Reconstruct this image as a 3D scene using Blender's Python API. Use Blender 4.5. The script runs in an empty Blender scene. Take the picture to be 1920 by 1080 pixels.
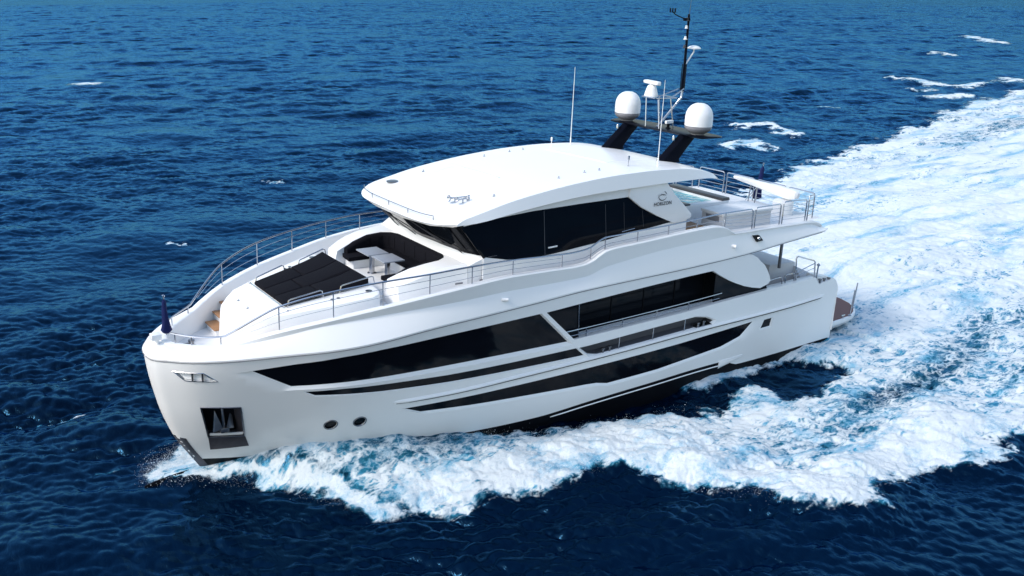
import bpy, bmesh, math, random
import numpy as np
from mathutils import Matrix, Vector
from mathutils.geometry import delaunay_2d_cdt

random.seed(7)
SC = bpy.context.scene
COL = SC.collection
rad = math.radians

# ---------------------------------------------------------------- camera
cam = bpy.data.cameras.new("camera")
cam_ob = bpy.data.objects.new("camera", cam)
COL.objects.link(cam_ob)
RIGHT = Vector((0.8224293, -0.56886733, 0.0))
DOWN = Vector((-0.18480588, -0.26717964, -0.94575992))
FWD = Vector((0.53801192, 0.77782067, -0.32486639))
CAM = Vector((-6.56991, -30.334951, 16.893038))
mw = Matrix.Identity(4)
for i in range(3):
    mw[i][0] = RIGHT[i]; mw[i][1] = -DOWN[i]; mw[i][2] = -FWD[i]; mw[i][3] = CAM[i]
cam_ob.matrix_world = mw
cam.sensor_width = 36.0
cam.lens = 33.75
cam.clip_start = 0.5
cam.clip_end = 20000
SC.camera = cam_ob

# ---------------------------------------------------------------- sky, sun, exposure
SUN_EL, SUN_AZ = 43.0, 172.0       # azimuth of the sun, counted from world +x towards +y
w = bpy.data.worlds.new("World"); SC.world = w; w.use_nodes = True
wn = w.node_tree.nodes; wl = w.node_tree.links
bg = wn["Background"]
sky = wn.new("ShaderNodeTexSky"); sky.sky_type = 'NISHITA'; sky.sun_disc = False
sky.sun_elevation = rad(SUN_EL)
sky.sun_rotation = rad(90.0 - SUN_AZ)
sky.air_density = 1.4; sky.dust_density = 1.6; sky.ozone_density = 1.5
wl.new(sky.outputs[0], bg.inputs[0])
bg.inputs[1].default_value = 0.15
sl = bpy.data.lights.new("sun", 'SUN'); sl.energy = 1.3; sl.angle = rad(10.0); sl.color = (1.0, 0.965, 0.92)
so = bpy.data.objects.new("sun", sl); COL.objects.link(so)
sd = Vector((math.cos(rad(SUN_EL)) * math.cos(rad(SUN_AZ)), math.cos(rad(SUN_EL)) * math.sin(rad(SUN_AZ)), math.sin(rad(SUN_EL))))
so.rotation_euler = sd.to_track_quat('Z', 'Y').to_euler()
so.location = (0, 0, 60)
vs = SC.view_settings
vs.view_transform = 'Standard'; vs.look = 'None'; vs.gamma = 1.0; vs.use_curve_mapping = False
vs.exposure = 0.76
SC.cycles.max_bounces = 6; SC.cycles.diffuse_bounces = 3; SC.cycles.glossy_bounces = 4
SC.cycles.caustics_reflective = False; SC.cycles.caustics_refractive = False

# ---------------------------------------------------------------- materials
def nodes(name):
    m = bpy.data.materials.new(name); m.use_nodes = True
    nt = m.node_tree
    return m, nt, nt.nodes["Principled BSDF"]

def mat(name, col, rough=0.4, metal=0.0, coat=0.0, var=0.06, scale=3.0, bump=0.0, bscale=60.0, spec=0.5):
    m, nt, b = nodes(name)
    tc = nt.nodes.new("ShaderNodeTexCoord")
    nz = nt.nodes.new("ShaderNodeTexNoise"); nz.inputs["Scale"].default_value = scale; nz.inputs["Detail"].default_value = 6
    nt.links.new(tc.outputs["Object"], nz.inputs["Vector"])
    mx = nt.nodes.new("ShaderNodeMix"); mx.data_type = 'RGBA'
    mx.inputs[6].default_value = tuple(c * (1 - var) for c in col) + (1,)
    mx.inputs[7].default_value = tuple(min(1, c * (1 + var)) for c in col) + (1,)
    nt.links.new(nz.outputs["Fac"], mx.inputs[0]); nt.links.new(mx.outputs[2], b.inputs["Base Color"])
    mr = nt.nodes.new("ShaderNodeMapRange"); mr.inputs["To Min"].default_value = rough * 0.8; mr.inputs["To Max"].default_value = min(1, rough * 1.25)
    nt.links.new(nz.outputs["Fac"], mr.inputs["Value"]); nt.links.new(mr.outputs[0], b.inputs["Roughness"])
    b.inputs["Metallic"].default_value = metal
    b.inputs["Coat Weight"].default_value = coat; b.inputs["Coat Roughness"].default_value = 0.06
    b.inputs["Specular IOR Level"].default_value = spec
    if bump:
        n2 = nt.nodes.new("ShaderNodeTexNoise"); n2.inputs["Scale"].default_value = bscale; n2.inputs["Detail"].default_value = 4
        nt.links.new(tc.outputs["Object"], n2.inputs["Vector"])
        bp = nt.nodes.new("ShaderNodeBump"); bp.inputs["Strength"].default_value = bump; bp.inputs["Distance"].default_value = 0.02
        nt.links.new(n2.outputs["Fac"], bp.inputs["Height"]); nt.links.new(bp.outputs[0], b.inputs["Normal"])
    return m

def planks(name, c1, c2, width=0.09):
    m, nt, b = nodes(name)
    tc = nt.nodes.new("ShaderNodeTexCoord")
    wv = nt.nodes.new("ShaderNodeTexWave"); wv.wave_type = 'BANDS'; wv.bands_direction = 'Y'; wv.wave_profile = 'SAW'
    wv.inputs["Scale"].default_value = 1.0 / (width * 2 * math.pi) * math.pi
    nt.links.new(tc.outputs["Object"], wv.inputs["Vector"])
    cr = nt.nodes.new("ShaderNodeValToRGB")
    cr.color_ramp.elements[0].position = 0.0; cr.color_ramp.elements[0].color = (0.02, 0.015, 0.012, 1)
    cr.color_ramp.elements[1].position = 0.08; cr.color_ramp.elements[1].color = (1, 1, 1, 1)
    nt.links.new(wv.outputs["Fac"], cr.inputs[0])
    mp = nt.nodes.new("ShaderNodeMapping"); mp.inputs["Scale"].default_value = (1.5, 14, 6)
    nt.links.new(tc.outputs["Object"], mp.inputs[0])
    nz = nt.nodes.new("ShaderNodeTexNoise"); nz.inputs["Scale"].default_value = 1.6; nz.inputs["Detail"].default_value = 6
    nt.links.new(mp.outputs[0], nz.inputs["Vector"])
    mx = nt.nodes.new("ShaderNodeMix"); mx.data_type = 'RGBA'
    mx.inputs[6].default_value = c1 + (1,); mx.inputs[7].default_value = c2 + (1,)
    nt.links.new(nz.outputs["Fac"], mx.inputs[0])
    mm = nt.nodes.new("ShaderNodeMix"); mm.data_type = 'RGBA'; mm.blend_type = 'MULTIPLY'; mm.inputs[0].default_value = 1
    nt.links.new(mx.outputs[2], mm.inputs[6]); nt.links.new(cr.outputs[0], mm.inputs[7])
    nt.links.new(mm.outputs[2], b.inputs["Base Color"]); b.inputs["Roughness"].default_value = 0.55
    return m

WHITE = mat("white_gelcoat", (0.82, 0.815, 0.81), 0.32, coat=0.15, var=0.02, scale=0.6, spec=0.35)
WHITE2 = mat("white_nonskid", (0.78, 0.78, 0.775), 0.55, var=0.02, scale=2.0, bump=0.15, bscale=220)
GLASS = mat("black_glass", (0.004, 0.005, 0.008), 0.06, var=0.3, scale=0.8, spec=0.12)
SCREEN = mat("windscreen_glass", (0.004, 0.005, 0.008), 0.08, var=0.3, spec=0.04)
GLASS2 = mat("smoked_glass", (0.006, 0.008, 0.012), 0.07, var=0.4, scale=1.0, spec=0.10)
BLACK = mat("black_antifouling", (0.0045, 0.005, 0.007), 0.4, var=0.3, scale=2, spec=0.12)
WETBLACK = mat("wet_black_paint", (0.003, 0.0035, 0.005), 0.5, var=0.2, spec=0.02)
CARBON = mat("black_lacquer", (0.004, 0.005, 0.010), 0.35, coat=0.0, var=0.2, spec=0.05)
STEEL = mat("polished_steel", (0.45, 0.46, 0.49), 0.15, metal=1.0, var=0.05, scale=8)
STEELD = mat("brushed_steel", (0.22, 0.22, 0.23), 0.34, metal=1.0, var=0.25, scale=6)
PLATE = mat("stained_steel", (0.10, 0.09, 0.10), 0.4, metal=0.7, var=0.35, scale=5)
TEAK = planks("teak_steps", (0.30, 0.15, 0.065), (0.42, 0.22, 0.10))
TEAKW = planks("wet_teak", (0.095, 0.017, 0.017), (0.14, 0.028, 0.025))
FABRIC = mat("black_fabric", (0.0065, 0.0065, 0.0095), 0.9, var=0.3, scale=9, bump=0.25, bscale=300, spec=0.08)
NAVY = mat("navy_cloth", (0.006, 0.012, 0.07), 0.75, var=0.35, scale=7, bump=0.4, bscale=30, spec=0.2)
STONE = mat("grey_tabletop", (0.27, 0.29, 0.33), 0.45, var=0.12, scale=12)
GREY = mat("grey_trim", (0.20, 0.20, 0.215), 0.5, var=0.1)
MIDGREY = mat("grey_recess", (0.10, 0.10, 0.115), 0.5, var=0.15)
DARKGREY = mat("dark_grey_rim", (0.045, 0.045, 0.052), 0.4, var=0.15)
BOXGREY = mat("pale_grey_cover", (0.62, 0.62, 0.64), 0.6, var=0.03, scale=3)
DOME = mat("white_dome_paint", (0.80, 0.80, 0.80), 0.3, var=0.015)
INK = mat("dark_lettering", (0.035, 0.035, 0.04), 0.3, var=0.1)

# ---------------------------------------------------------------- boat frame
TRIM = rad(-3.0625152403860465)
ct, st_ = math.cos(TRIM), math.sin(TRIM)
MROT = Matrix(((ct, 0, -st_), (0, 1, 0), (st_, 0, ct)))   # boat to world, bow lifted three degrees

class Thing:
    def __init__(self, name, label, cat, origin=(0, 0, 0), group=None):
        self.o = Vector(origin)
        e = bpy.data.objects.new(name, None); COL.objects.link(e)
        m = MROT.to_4x4(); m.translation = MROT @ self.o
        e.matrix_world = m; e.empty_display_size = 0.3
        e["label"] = label; e["category"] = cat
        if group: e["group"] = group
        self.e = e

class MB:
    def __init__(self): self.v = []; self.f = []
    def add(self, vs_, fs):
        n = len(self.v); self.v += [tuple(map(float, p)) for p in vs_]; self.f += [tuple(i + n for i in q) for q in fs]; return self
    def box(self, x0, x1, y0, y1, z0, z1):
        return self.add([(x, y, z) for z in (z0, z1) for x, y in ((x0, y0), (x1, y0), (x1, y1), (x0, y1))],
                        [(3, 2, 1, 0), (4, 5, 6, 7), (0, 1, 5, 4), (1, 2, 6, 5), (2, 3, 7, 6), (3, 0, 4, 7)])
    def prism(self, bot, top):
        n = len(bot)
        return self.add(list(bot) + list(top), [tuple(range(n - 1, -1, -1)), tuple(range(n, 2 * n))] + [(i, (i + 1) % n, n + (i + 1) % n, n + i) for i in range(n)])
    def loft(self, rings, closed=True, cap=True):
        n = len(rings[0]); fs = []
        for a in range(len(rings) - 1):
            for i in range(n if closed else n - 1):
                j = (i + 1) % n
                fs.append((a * n + i, a * n + j, (a + 1) * n + j, (a + 1) * n + i))
        if cap and closed:
            fs.append(tuple(range(n - 1, -1, -1))); fs.append(tuple(range((len(rings) - 1) * n, len(rings) * n)))
        return self.add([p for r in rings for p in r], fs)
    def tube(self, pts, r, n=8, closed=False):
        P = [Vector(p) for p in pts]; k = len(P); rings = []
        up = None
        for i in range(k):
            a = P[i - 1] if (i > 0 or closed) else P[i]
            b = P[(i + 1) % k] if (i < k - 1 or closed) else P[i]
            t = (b - a).normalized()
            if up is None:
                up = Vector((0, 0, 1)) if abs(t.z) < 0.9 else Vector((1, 0, 0))
            s = t.cross(up).normalized(); up = s.cross(t).normalized()
            rr = r[i] if isinstance(r, (list, tuple)) else r
            rings.append([P[i] + (s * math.cos(q) + up * math.sin(q)) * rr for q in [2 * math.pi * j / n for j in range(n)]])
        if closed:
            rings.append(rings[0]); return self.loft(rings, True, False)
        return self.loft(rings)
    def lathe(self, c, prof, n=24, ax=None):
        R = ax or Matrix.Identity(3); c = Vector(c)
        rings = [[c + R @ Vector((max(r, 1e-4) * math.cos(2 * math.pi * j / n), max(r, 1e-4) * math.sin(2 * math.pi * j / n), z)) for j in range(n)] for r, z in prof]
        return self.loft(rings)
    def mirror(self):
        n = len(self.v)
        self.v += [(x, -y, z) for x, y, z in self.v]; self.f += [tuple(i + n for i in reversed(q)) for q in self.f]; return self
    def flip_y(self):
        self.v = [(x, -y, z) for x, y, z in self.v]; self.f = [tuple(reversed(q)) for q in self.f]; return self
    def build(self, name, material, th, parent=None, smooth=38, bevel=0.0, weld=False, segs=2, recalc=True):
        me = bpy.data.meshes.new(name)
        o = th.o
        me.from_pydata([(x - o.x, y - o.y, z - o.z) for x, y, z in self.v], [], self.f)
        if weld or bevel or recalc:
            bm = bmesh.new(); bm.from_mesh(me)
            if weld: bmesh.ops.remove_doubles(bm, verts=bm.verts, dist=0.004)
            if recalc: bmesh.ops.recalc_face_normals(bm, faces=bm.faces)
            if bevel:
                es = [e for e in bm.edges if len(e.link_faces) == 2 and e.calc_face_angle(0) > rad(30)]
                bmesh.ops.bevel(bm, geom=es, offset=bevel, segments=segs, affect='EDGES', profile=0.6, clamp_overlap=True)
            bm.to_mesh(me); bm.free()
        me.polygons.foreach_set("use_smooth", [True] * len(me.polygons))
        me.set_sharp_from_angle(angle=rad(smooth))
        me.materials.append(material)
        ob = bpy.data.objects.new(name, me); COL.objects.link(ob)
        ob.parent = parent if parent is not None else th.e
        return ob

def pch(xs_, ys_):
    xs_ = np.array(xs_, float); ys_ = np.array(ys_, float); h = np.diff(xs_); dl = np.diff(ys_) / h
    m = np.zeros_like(xs_)
    for i in range(1, len(xs_) - 1):
        if dl[i - 1] * dl[i] > 0:
            w1 = 2 * h[i] + h[i - 1]; w2 = h[i] + 2 * h[i - 1]; m[i] = (w1 + w2) / (w1 / dl[i - 1] + w2 / dl[i])
    m[0] = dl[0]; m[-1] = dl[-1]
    def f(x):
        x = np.clip(np.asarray(x, float), xs_[0], xs_[-1]); i = np.clip(np.searchsorted(xs_, x) - 1, 0, len(xs_) - 2)
        t = (x - xs_[i]) / h[i]; t2 = t * t; t3 = t2 * t
        return (2 * t3 - 3 * t2 + 1) * ys_[i] + (t3 - 2 * t2 + t) * h[i] * m[i] + (-2 * t3 + 3 * t2) * ys_[i + 1] + (t3 - t2) * h[i] * m[i + 1]
    return f

# hull form: knuckle height and half-breadth, waterline half-breadth, stem profile
zk = pch([-.28, .1, .77, 2, 4, 5.5, 8, 10, 12.2, 14.2, 16.3, 19.7, 22.9, 25.3, 27.8], [4.74, 4.82, 4.91, 5.02, 5.24, 5.40, 5.72, 5.88, 6.03, 6.17, 6.25, 6.37, 6.55, 6.76, 6.96])
yk = pch([0, .03, .1, .2, .38, .68, 1.05, 1.78, 2.56, 3.58, 4.68, 5.78, 7.3, 8.8, 10.8, 22.3, 28.1], [0, .33, .60, .80, 1.05, 1.45, 1.85, 2.36, 2.77, 3.28, 3.84, 4.19, 4.42, 4.53, 4.6, 4.6, 4.5])
yw = pch([0, 1.5, 3.5, 6.5, 10.5, 14.5, 18.5, 24, 31], [0, .55, 1.35, 2.45, 3.45, 4.0, 4.25, 4.3, 4.15])
xs = pch([-.8, 0, .3, 1.78, 3.1, 4.72, 8], [1.55, 1.45, 1.28, .42, -.02, -0.28, -.29])

def B(x, z):
    x = np.asarray(x, float); z = np.asarray(z, float)
    s = x - xs(z)
    k = yk(np.maximum(s, 0)); wv = yw(np.maximum(s, 0))
    t = np.clip((z - .2) / (zk(x) - .2), -.25, 1.3)
    wt = np.where(t > 0, np.abs(t) ** .75, t * 1.2)
    return np.where(s <= 0, 0, np.maximum(wv + (k - wv) * wt, 0))

def inside(poly, X, Z):
    X = np.asarray(X, float); Z = np.asarray(Z, float); r = np.zeros(X.shape, bool)
    n = len(poly)
    for i in range(n):
        x0, z0 = poly[i]; x1, z1 = poly[(i + 1) % n]
        if z0 == z1: continue
        c = ((z0 > Z) != (z1 > Z)) & (X < (x1 - x0) * (Z - z0) / (z1 - z0) + x0)
        r ^= c
    return r

def segdist(poly, X, Z, closed=True):
    X = np.asarray(X, float); Z = np.asarray(Z, float); d = np.full(X.shape, 1e9)
    n = len(poly)
    for i in range(n if closed else n - 1):
        x0, z0 = poly[i]; x1, z1 = poly[(i + 1) % n]
        dx, dz = x1 - x0, z1 - z0; L = dx * dx + dz * dz + 1e-12
        t = np.clip(((X - x0) * dx + (Z - z0) * dz) / L, 0, 1)
        d = np.minimum(d, (X - x0 - t * dx) ** 2 + (Z - z0 - t * dz) ** 2)
    return np.sqrt(d)

def resample(poly, step, closed=True):
    out = []; n = len(poly)
    for i in range(n if closed else n - 1):
        a = np.array(poly[i]); b = np.array(poly[(i + 1) % n]); k = max(1, int(math.ceil(np.linalg.norm(b - a) / step)))
        out += [tuple(a + (b - a) * j / k) for j in range(k)]
    if not closed: out.append(tuple(poly[-1]))
    return out

def area(p): return 0.5 * sum(p[i][0] * p[(i + 1) % len(p)][1] - p[(i + 1) % len(p)][0] * p[i][1] for i in range(len(p)))

def offset(poly, d):
    """polygon grown outward; d a number or one number per edge"""
    n = len(poly); P = [Vector(p) for p in poly]
    if area(poly) < 0: sgn = -1
    else: sgn = 1
    D = d if isinstance(d, (list, tuple)) else [d] * n
    out = []
    for i in range(n):
        a, b, c = P[i - 1], P[i], P[(i + 1) % n]
        e0 = (b - a).normalized(); e1 = (c - b).normalized()
        n0 = Vector((e0.y, -e0.x)) * sgn; n1 = Vector((e1.y, -e1.x)) * sgn
        d0, d1 = D[i - 1], D[i]
        cr = e0.x * e1.y - e0.y * e1.x
        if abs(cr) < 0.05:
            q = b + (n0 * d0 + n1 * d1) * 0.5
        else:
            pa = b + n0 * d0; pb = b + n1 * d1
            t = ((pb - pa).x * e1.y - (pb - pa).y * e1.x) / cr
            t = max(-0.6, min(0.6, t))
            q = pa + e0 * t
        out.append((q.x, q.y))
    return out

def patch(outline, holes=(), step=0.3, extra=(), lines=()):
    """triangulated plane region: outline with holes, filled with grid points"""
    pts = []; edges = []
    def loop(p, closed=True):
        b = len(pts); pts.extend(p); n = len(p)
        edges.extend([(b + i, b + (i + 1) % n) for i in range(n if closed else n - 1)])
    loop(outline)
    for h in holes: loop(h)
    for l in lines: loop(l, False)
    xs_ = [p[0] for p in outline]; zs_ = [p[1] for p in outline]
    g = [(x, z) for x in np.arange(min(xs_), max(xs_), step) for z in np.arange(min(zs_), max(zs_), step)] + list(extra)
    if g:
        G = np.array(g); X, Z = G[:, 0], G[:, 1]
        ok = inside(outline, X, Z) & (segdist(outline, X, Z) > 0.06)
        for h in holes: ok &= ~inside(h, X, Z) & (segdist(h, X, Z) > 0.06)
        for l in lines: ok &= segdist(l, X, Z, False) > 0.06
        pts.extend([tuple(p) for p in G[ok]])
    r = delaunay_2d_cdt([Vector(p) for p in pts], edges, [], 0, 1e-5)
    V = np.array([(p.x, p.y) for p in r[0]]); F = [tuple(f) for f in r[2]]
    c = np.array([V[list(f)].mean(0) for f in F])
    ok = inside(outline, c[:, 0], c[:, 1])
    for h in holes: ok &= ~inside(h, c[:, 0], c[:, 1])
    return V, [f for f, k in zip(F, ok) if k]

def flat(poly, y, th=0.03, xz=True):
    """a flat panel in the xz plane with thickness towards the centre line"""
    return MB().prism([(x, y, z) for x, z in poly], [(x, y + th, z) for x, z in poly])

def onhull(poly, off, sgn=-1):
    P = np.array(poly); b = B(P[:, 0], P[:, 1]) + off
    return [(x, sgn * q, z) for (x, z), q in zip(poly, b)]

# ================================================================ the yacht
Y = Thing("yacht", "white three-deck motor yacht with long black hull windows speeding across the sea", "yacht", (14, 0, 0))

def respair(a, b, step=0.25):
    A, Bq = [], []
    n = len(a)
    for i in range(n):
        p, q = np.array(a[i]), np.array(a[(i + 1) % n]); r, s = np.array(b[i]), np.array(b[(i + 1) % n])
        k = max(1, int(math.ceil(np.linalg.norm(q - p) / step)))
        for j in range(k):
            A.append(tuple(p + (q - p) * j / k)); Bq.append(tuple(r + (s - r) * j / k))
    return A, Bq

def ell(cx, cz, rx, rz, n=20, shear=0.0):
    return [(cx + rx * math.cos(2 * math.pi * i / n) , cz + rz * math.sin(2 * math.pi * i / n) + shear * rx * math.cos(2 * math.pi * i / n)) for i in range(n)]

strip1 = [(2.32, 4.61), (3.58, 4.84), (4.91, 5.05), (6.16, 5.18), (8.03, 5.32), (10.07, 5.44), (12.24, 5.54), (13.70, 4.19), (10.27, 4.16), (8.22, 4.11), (6.33, 4.06), (5.6, 4.04), (4.5, 4.0), (3.5, 3.95)]
strip2 = [(3.93, 3.72), (5.1, 3.77), (7.12, 3.76), (8.69, 3.74), (11.21, 3.78), (14.12, 3.85), (14.52, 3.5), (11.25, 3.47), (8.74, 3.45), (6.43, 3.49), (5.14, 3.54), (4.22, 3.57)]
strip3 = [(7.32, 2.58), (8.88, 2.64), (11.38, 2.75), (15.15, 2.90), (19.48, 3.09), (23.85, 3.36), (23.15, 2.79), (22.03, 2.5), (18.49, 2.15), (15.91, 2.03), (15.38, 2.14), (14.87, 2.17), (12.38, 2.22), (9.75, 2.27), (7.95, 2.33)]
aftwin = [(24.4, 2.93), (24.57, 3.29), (25.08, 3.31), (25.02, 2.95)]
slot = [(14.2, 3.86), (14.71, 3.46), (15.19, 3.36), (21.17, 3.66), (21.45, 3.83), (20.89, 4.05), (20.26, 4.17), (19.73, 4.15), (17.93, 4.07), (16.13, 3.96), (14.65, 3.87)]
fair = [(0.24, 4.50), (0.99, 4.55), (1.39, 4.24), (0.54, 4.21)]
pocket = [(0.99, 3.17), (2.10, 3.17), (2.36, 1.88), (1.32, 1.84)]
ph = [ell(4.9, 2.22, .2, .2, 20), ell(5.82, 2.27, .2, .2, 20)]

specs = [  # name, inner outline, outer outline, depth, pane material
    ("hull_window", strip1, offset(strip1, [.03] * 6 + [.05] + [.13] * 6 + [.28]), .10, GLASS),
    ("hull_window", strip2, offset(strip2, .03), .05, GLASS),
    ("hull_window", strip3, offset(strip3, [.03] * 5 + [.14] + [.09] * 8 + [.05]), .07, GLASS),
    ("hull_window", aftwin, offset(aftwin, .05), .06, GLASS),
    ("porthole", ph[0], offset(ph[0], .03), .05, GLASS),
    ("porthole", ph[1], offset(ph[1], .03), .05, GLASS),
]
zb = pch([0.5, 0.9, 2.1, 6, 12.8, 15, 17.6, 22.2, 23.2, 29.6], [.70, .72, .77, .9, 1.16, 1.40, 1.6, 1.80, 1.50, 1.62])
top = [(x, float(zk(x))) for x in [-.28, -.265, -.24, -.2, -.14, -.06, .04, .16, .3, .45, .65, .9, 1.2, 1.5, 1.9] + list(np.arange(2.3, 23.0, .3))]
wing = [(23.09, 6.48), (23.45, 6.3), (23.7, 6.1), (24.0, 5.9), (24.2, 5.67), (24.4, 5.4), (24.54, 5.14), (24.4, 5.0), (23.92, 4.88), (23.4, 4.98), (22.87, 5.12), (22.3, 5.33), (21.82, 5.54), (21.3, 5.8), (20.84, 6.06)]
opent = [(19.52, 6.01), (17.63, 5.91), (15.84, 5.80), (14.04, 5.68), (12.5, 5.57), (13.95, 4.25)]
bulw = [(16.65, 4.36), (19.79, 4.49), (21.55, 4.60), (24.5, 4.73), (25.6, 4.75), (26.6, 4.78), (27.5, 4.82), (27.75, 4.8), (28.07, 4.45), (28.7, 4.55), (29.0, 4.62), (29.25, 4.5), (29.46, 4.2), (29.53, 4.0), (29.53, 2.0), (29.6, 1.0), (29.6, -.8)]
ZL = list(np.arange(-.8, 4.65, .2))
stem = [(float(xs(z)), z) for z in ZL]
low = [(x, -.8) for x in np.arange(28.6, 1.7, -1.0)]
outline = stem + resample(top, .3, False) + resample(wing, .2, False) + resample(opent, .3, False) + resample(bulw, .3, False) + low
extra = [(float(xs(z)) + s, z) for z in np.arange(-.6, 4.70, .12) for s in (.012, .03, .06, .1, .16, .24, .34, .46, .6, .76, .95, 1.2, 1.5, 1.8)]
zline = [(float(xs(.71)) + .02, .71)] + [(x, float(zb(x))) for x in np.arange(1.2, 29.55, .3)]
pairs = [respair(o_, i_) for _, i_, o_, _, _ in specs]
slot_o, slot_i = respair(offset(slot, .015), offset(slot, -.05))
fair_o, fair_i = respair(fair, offset(fair, -.05))
pock_o, pock_i = respair(pocket, offset(pocket, -.10))
holes = [p[0] for p in pairs] + [slot_o, fair_o, pock_o]
V2, F2 = patch(outline, holes, .3, extra, [zline])
cz = np.array([V2[list(f)].mean(0) for f in F2])
below = cz[:, 1] < np.where(cz[:, 0] < 1.2, .71, zb(np.maximum(cz[:, 0], 1.2)))
P3 = [(x, -float(b), z) for (x, z), b in zip(V2, B(V2[:, 0], V2[:, 1]))]
hm = MB().add(P3, [f for f, k in zip(F2, below) if not k])
def walls(mb, o_, i_, depth):
    a = onhull(o_, 0); c = onhull(i_, -depth); n = len(a)
    mb.add(a + c, [(i, (i + 1) % n, n + (i + 1) % n, n + i) for i in range(n)])
for (o_, i_), sp in zip(pairs, specs): walls(hm, o_, i_, sp[3])
walls(hm, slot_o, slot_i, .10); walls(hm, fair_o, fair_i, .2)
edge = resample(wing, .2, False) + resample(opent, .3, False) + resample(bulw[:14], .3, False)
a = onhull(edge, 0); c = [(x, y + .22, z) for x, y, z in a]; n = len(a)
hm.add(a + c, [(i, i + 1, n + i + 1, n + i) for i in range(n - 1)])
hm.mirror()
# transom face across the stern
hm.add([(29.5, -4.4, 2.0), (29.5, 4.4, 2.0), (29.5, 4.4, 4.1), (29.5, -4.4, 4.1)], [(0, 1, 2, 3)])
hull = hm.build("hull", WHITE, Y, weld=True, smooth=30)
bm_ = MB().add(P3, [f for f, k in zip(F2, below) if k]).mirror()
bottom = bm_.build("hull_bottom", BLACK, Y, weld=True, smooth=30)

def shell(poly, off, material, name, parent, step=.3, both=True, sides=(-1, 1), thick=0.0):
    """a sheet following the hull side, on each side a mesh of its own"""
    V, F = patch(resample(poly, .25), (), step)
    bb = B(V[:, 0], V[:, 1]) + off
    for sg in sides:
        mb = MB().add([(x, sg * q, z) for (x, z), q in zip(V, bb)], F)
        if thick:
            r = resample(poly, .25); o1 = onhull(r, off, sg); o2 = onhull(r, off - thick, sg); n = len(r)
            mb.add(o1 + o2, [(i, (i + 1) % n, n + (i + 1) % n, n + i) for i in range(n)])
        mb.build(name, material, Y, parent, smooth=40, weld=bool(thick))

for (o_, i_), sp in zip(pairs, specs):
    shell(sp[1], -sp[3], sp[4], sp[0], hull, thick=.04)
# steel rings round the portholes
for cx, czz in ((4.9, 2.22), (5.82, 2.27)):
    for sg in (-1, 1):
        MB().tube(onhull(ell(cx, czz, .205, .205, 24), .004, sg), .022, 6, True).build("porthole_ring", STEELD, Y, hull)
shell(slot_i, -.5, MIDGREY, "mooring_recess", hull)
for sg in (-1, 1):
    o_ = onhull(slot_i, -.10, sg); i_ = onhull(slot_i, -.5, sg); n = len(o_)
    MB().add(o_ + i_, [(i, (i + 1) % n, n + (i + 1) % n, n + i) for i in range(n)]).build("recess_wall", MIDGREY, Y, hull)
for sg in (-1, 1):
    P = [(x, sg * (float(B(x, z)) - .02 - .55 * (z - 4.2)), z) for x, z in fair_i]
    MB().add(P, [tuple(range(len(P)))]).build("fairlead_lining", WHITE2, Y, hull)
shell(pock_i, -.42, BLACK, "anchor_pocket", hull)
for sg in (-1, 1):
    o_ = onhull(pock_o, 0, sg); i_ = onhull(pock_i, -.42, sg); n = len(o_)
    MB().add(o_ + i_, [(i, (i + 1) % n, n + (i + 1) % n, n + i) for i in range(n)]).build("pocket_wall", PLATE, Y, hull)
for sg in (-1, 1):
    fr = MB().tube(onhull(resample(fair, .2), .006, sg), .015, 6, True).build("fairlead", STEEL, Y, hull)
    for x in (.72, .98):
        q = float(B(x, 4.36))
        MB().tube([(x, sg * (q - .03), 4.22), (x, sg * (q - .03), 4.53)], .03, 10).build("fairlead_roller", DARKGREY, Y, hull)
    # anchor drawn up into its pocket
    q = float(B(1.7, 2.4)) - .2
    am = MB()
    am.tube([(1.72, sg * q, 3.12), (1.74, sg * (q + .06), 2.25)], .055, 8)
    for k in (-1, 1):
        am.prism([(1.74 + k * .05, sg * (q + .08), 2.2), (1.74 + k * .36, sg * (q + .0), 2.12), (1.74 + k * .30, sg * (q - .02), 2.95)],
                 [(1.74 + k * .05, sg * (q + .16), 2.25), (1.74 + k * .34, sg * (q + .1), 2.18), (1.74 + k * .27, sg * (q + .04), 2.9)])
    am.box(1.6, 1.88, min(sg * q, sg * (q + .2)), max(sg * q, sg * (q + .2)), 2.12, 2.28)
    am.build("anchor", STEELD, Y, bevel=.015)
    MB().tube(onhull(resample(pocket, .2), .006, sg), .028, 6, True).build("pocket_frame", STEELD, Y, hull)
shell([(1.32, 1.82), (2.38, 1.86), (2.56, 1.38), (1.45, 1.22)], .012, PLATE, "anchor_wear_plate", hull, thick=.02)
lip = [(1.36, 1.90), (2.30, 1.94), (2.32, 2.04), (1.36, 2.0)]
shell(lip, -.02, WHITE2, "pocket_lip", hull, thick=.06)
zz = list(np.arange(.2, 1.76, .12))
sp_ = [(float(xs(z)) + .004, z) for z in zz] + [(float(xs(z)) + .30, z - .04) for z in reversed(zz)]
shell(sp_, .012, PLATE, "stem_guard", hull, step=.08)

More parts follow.
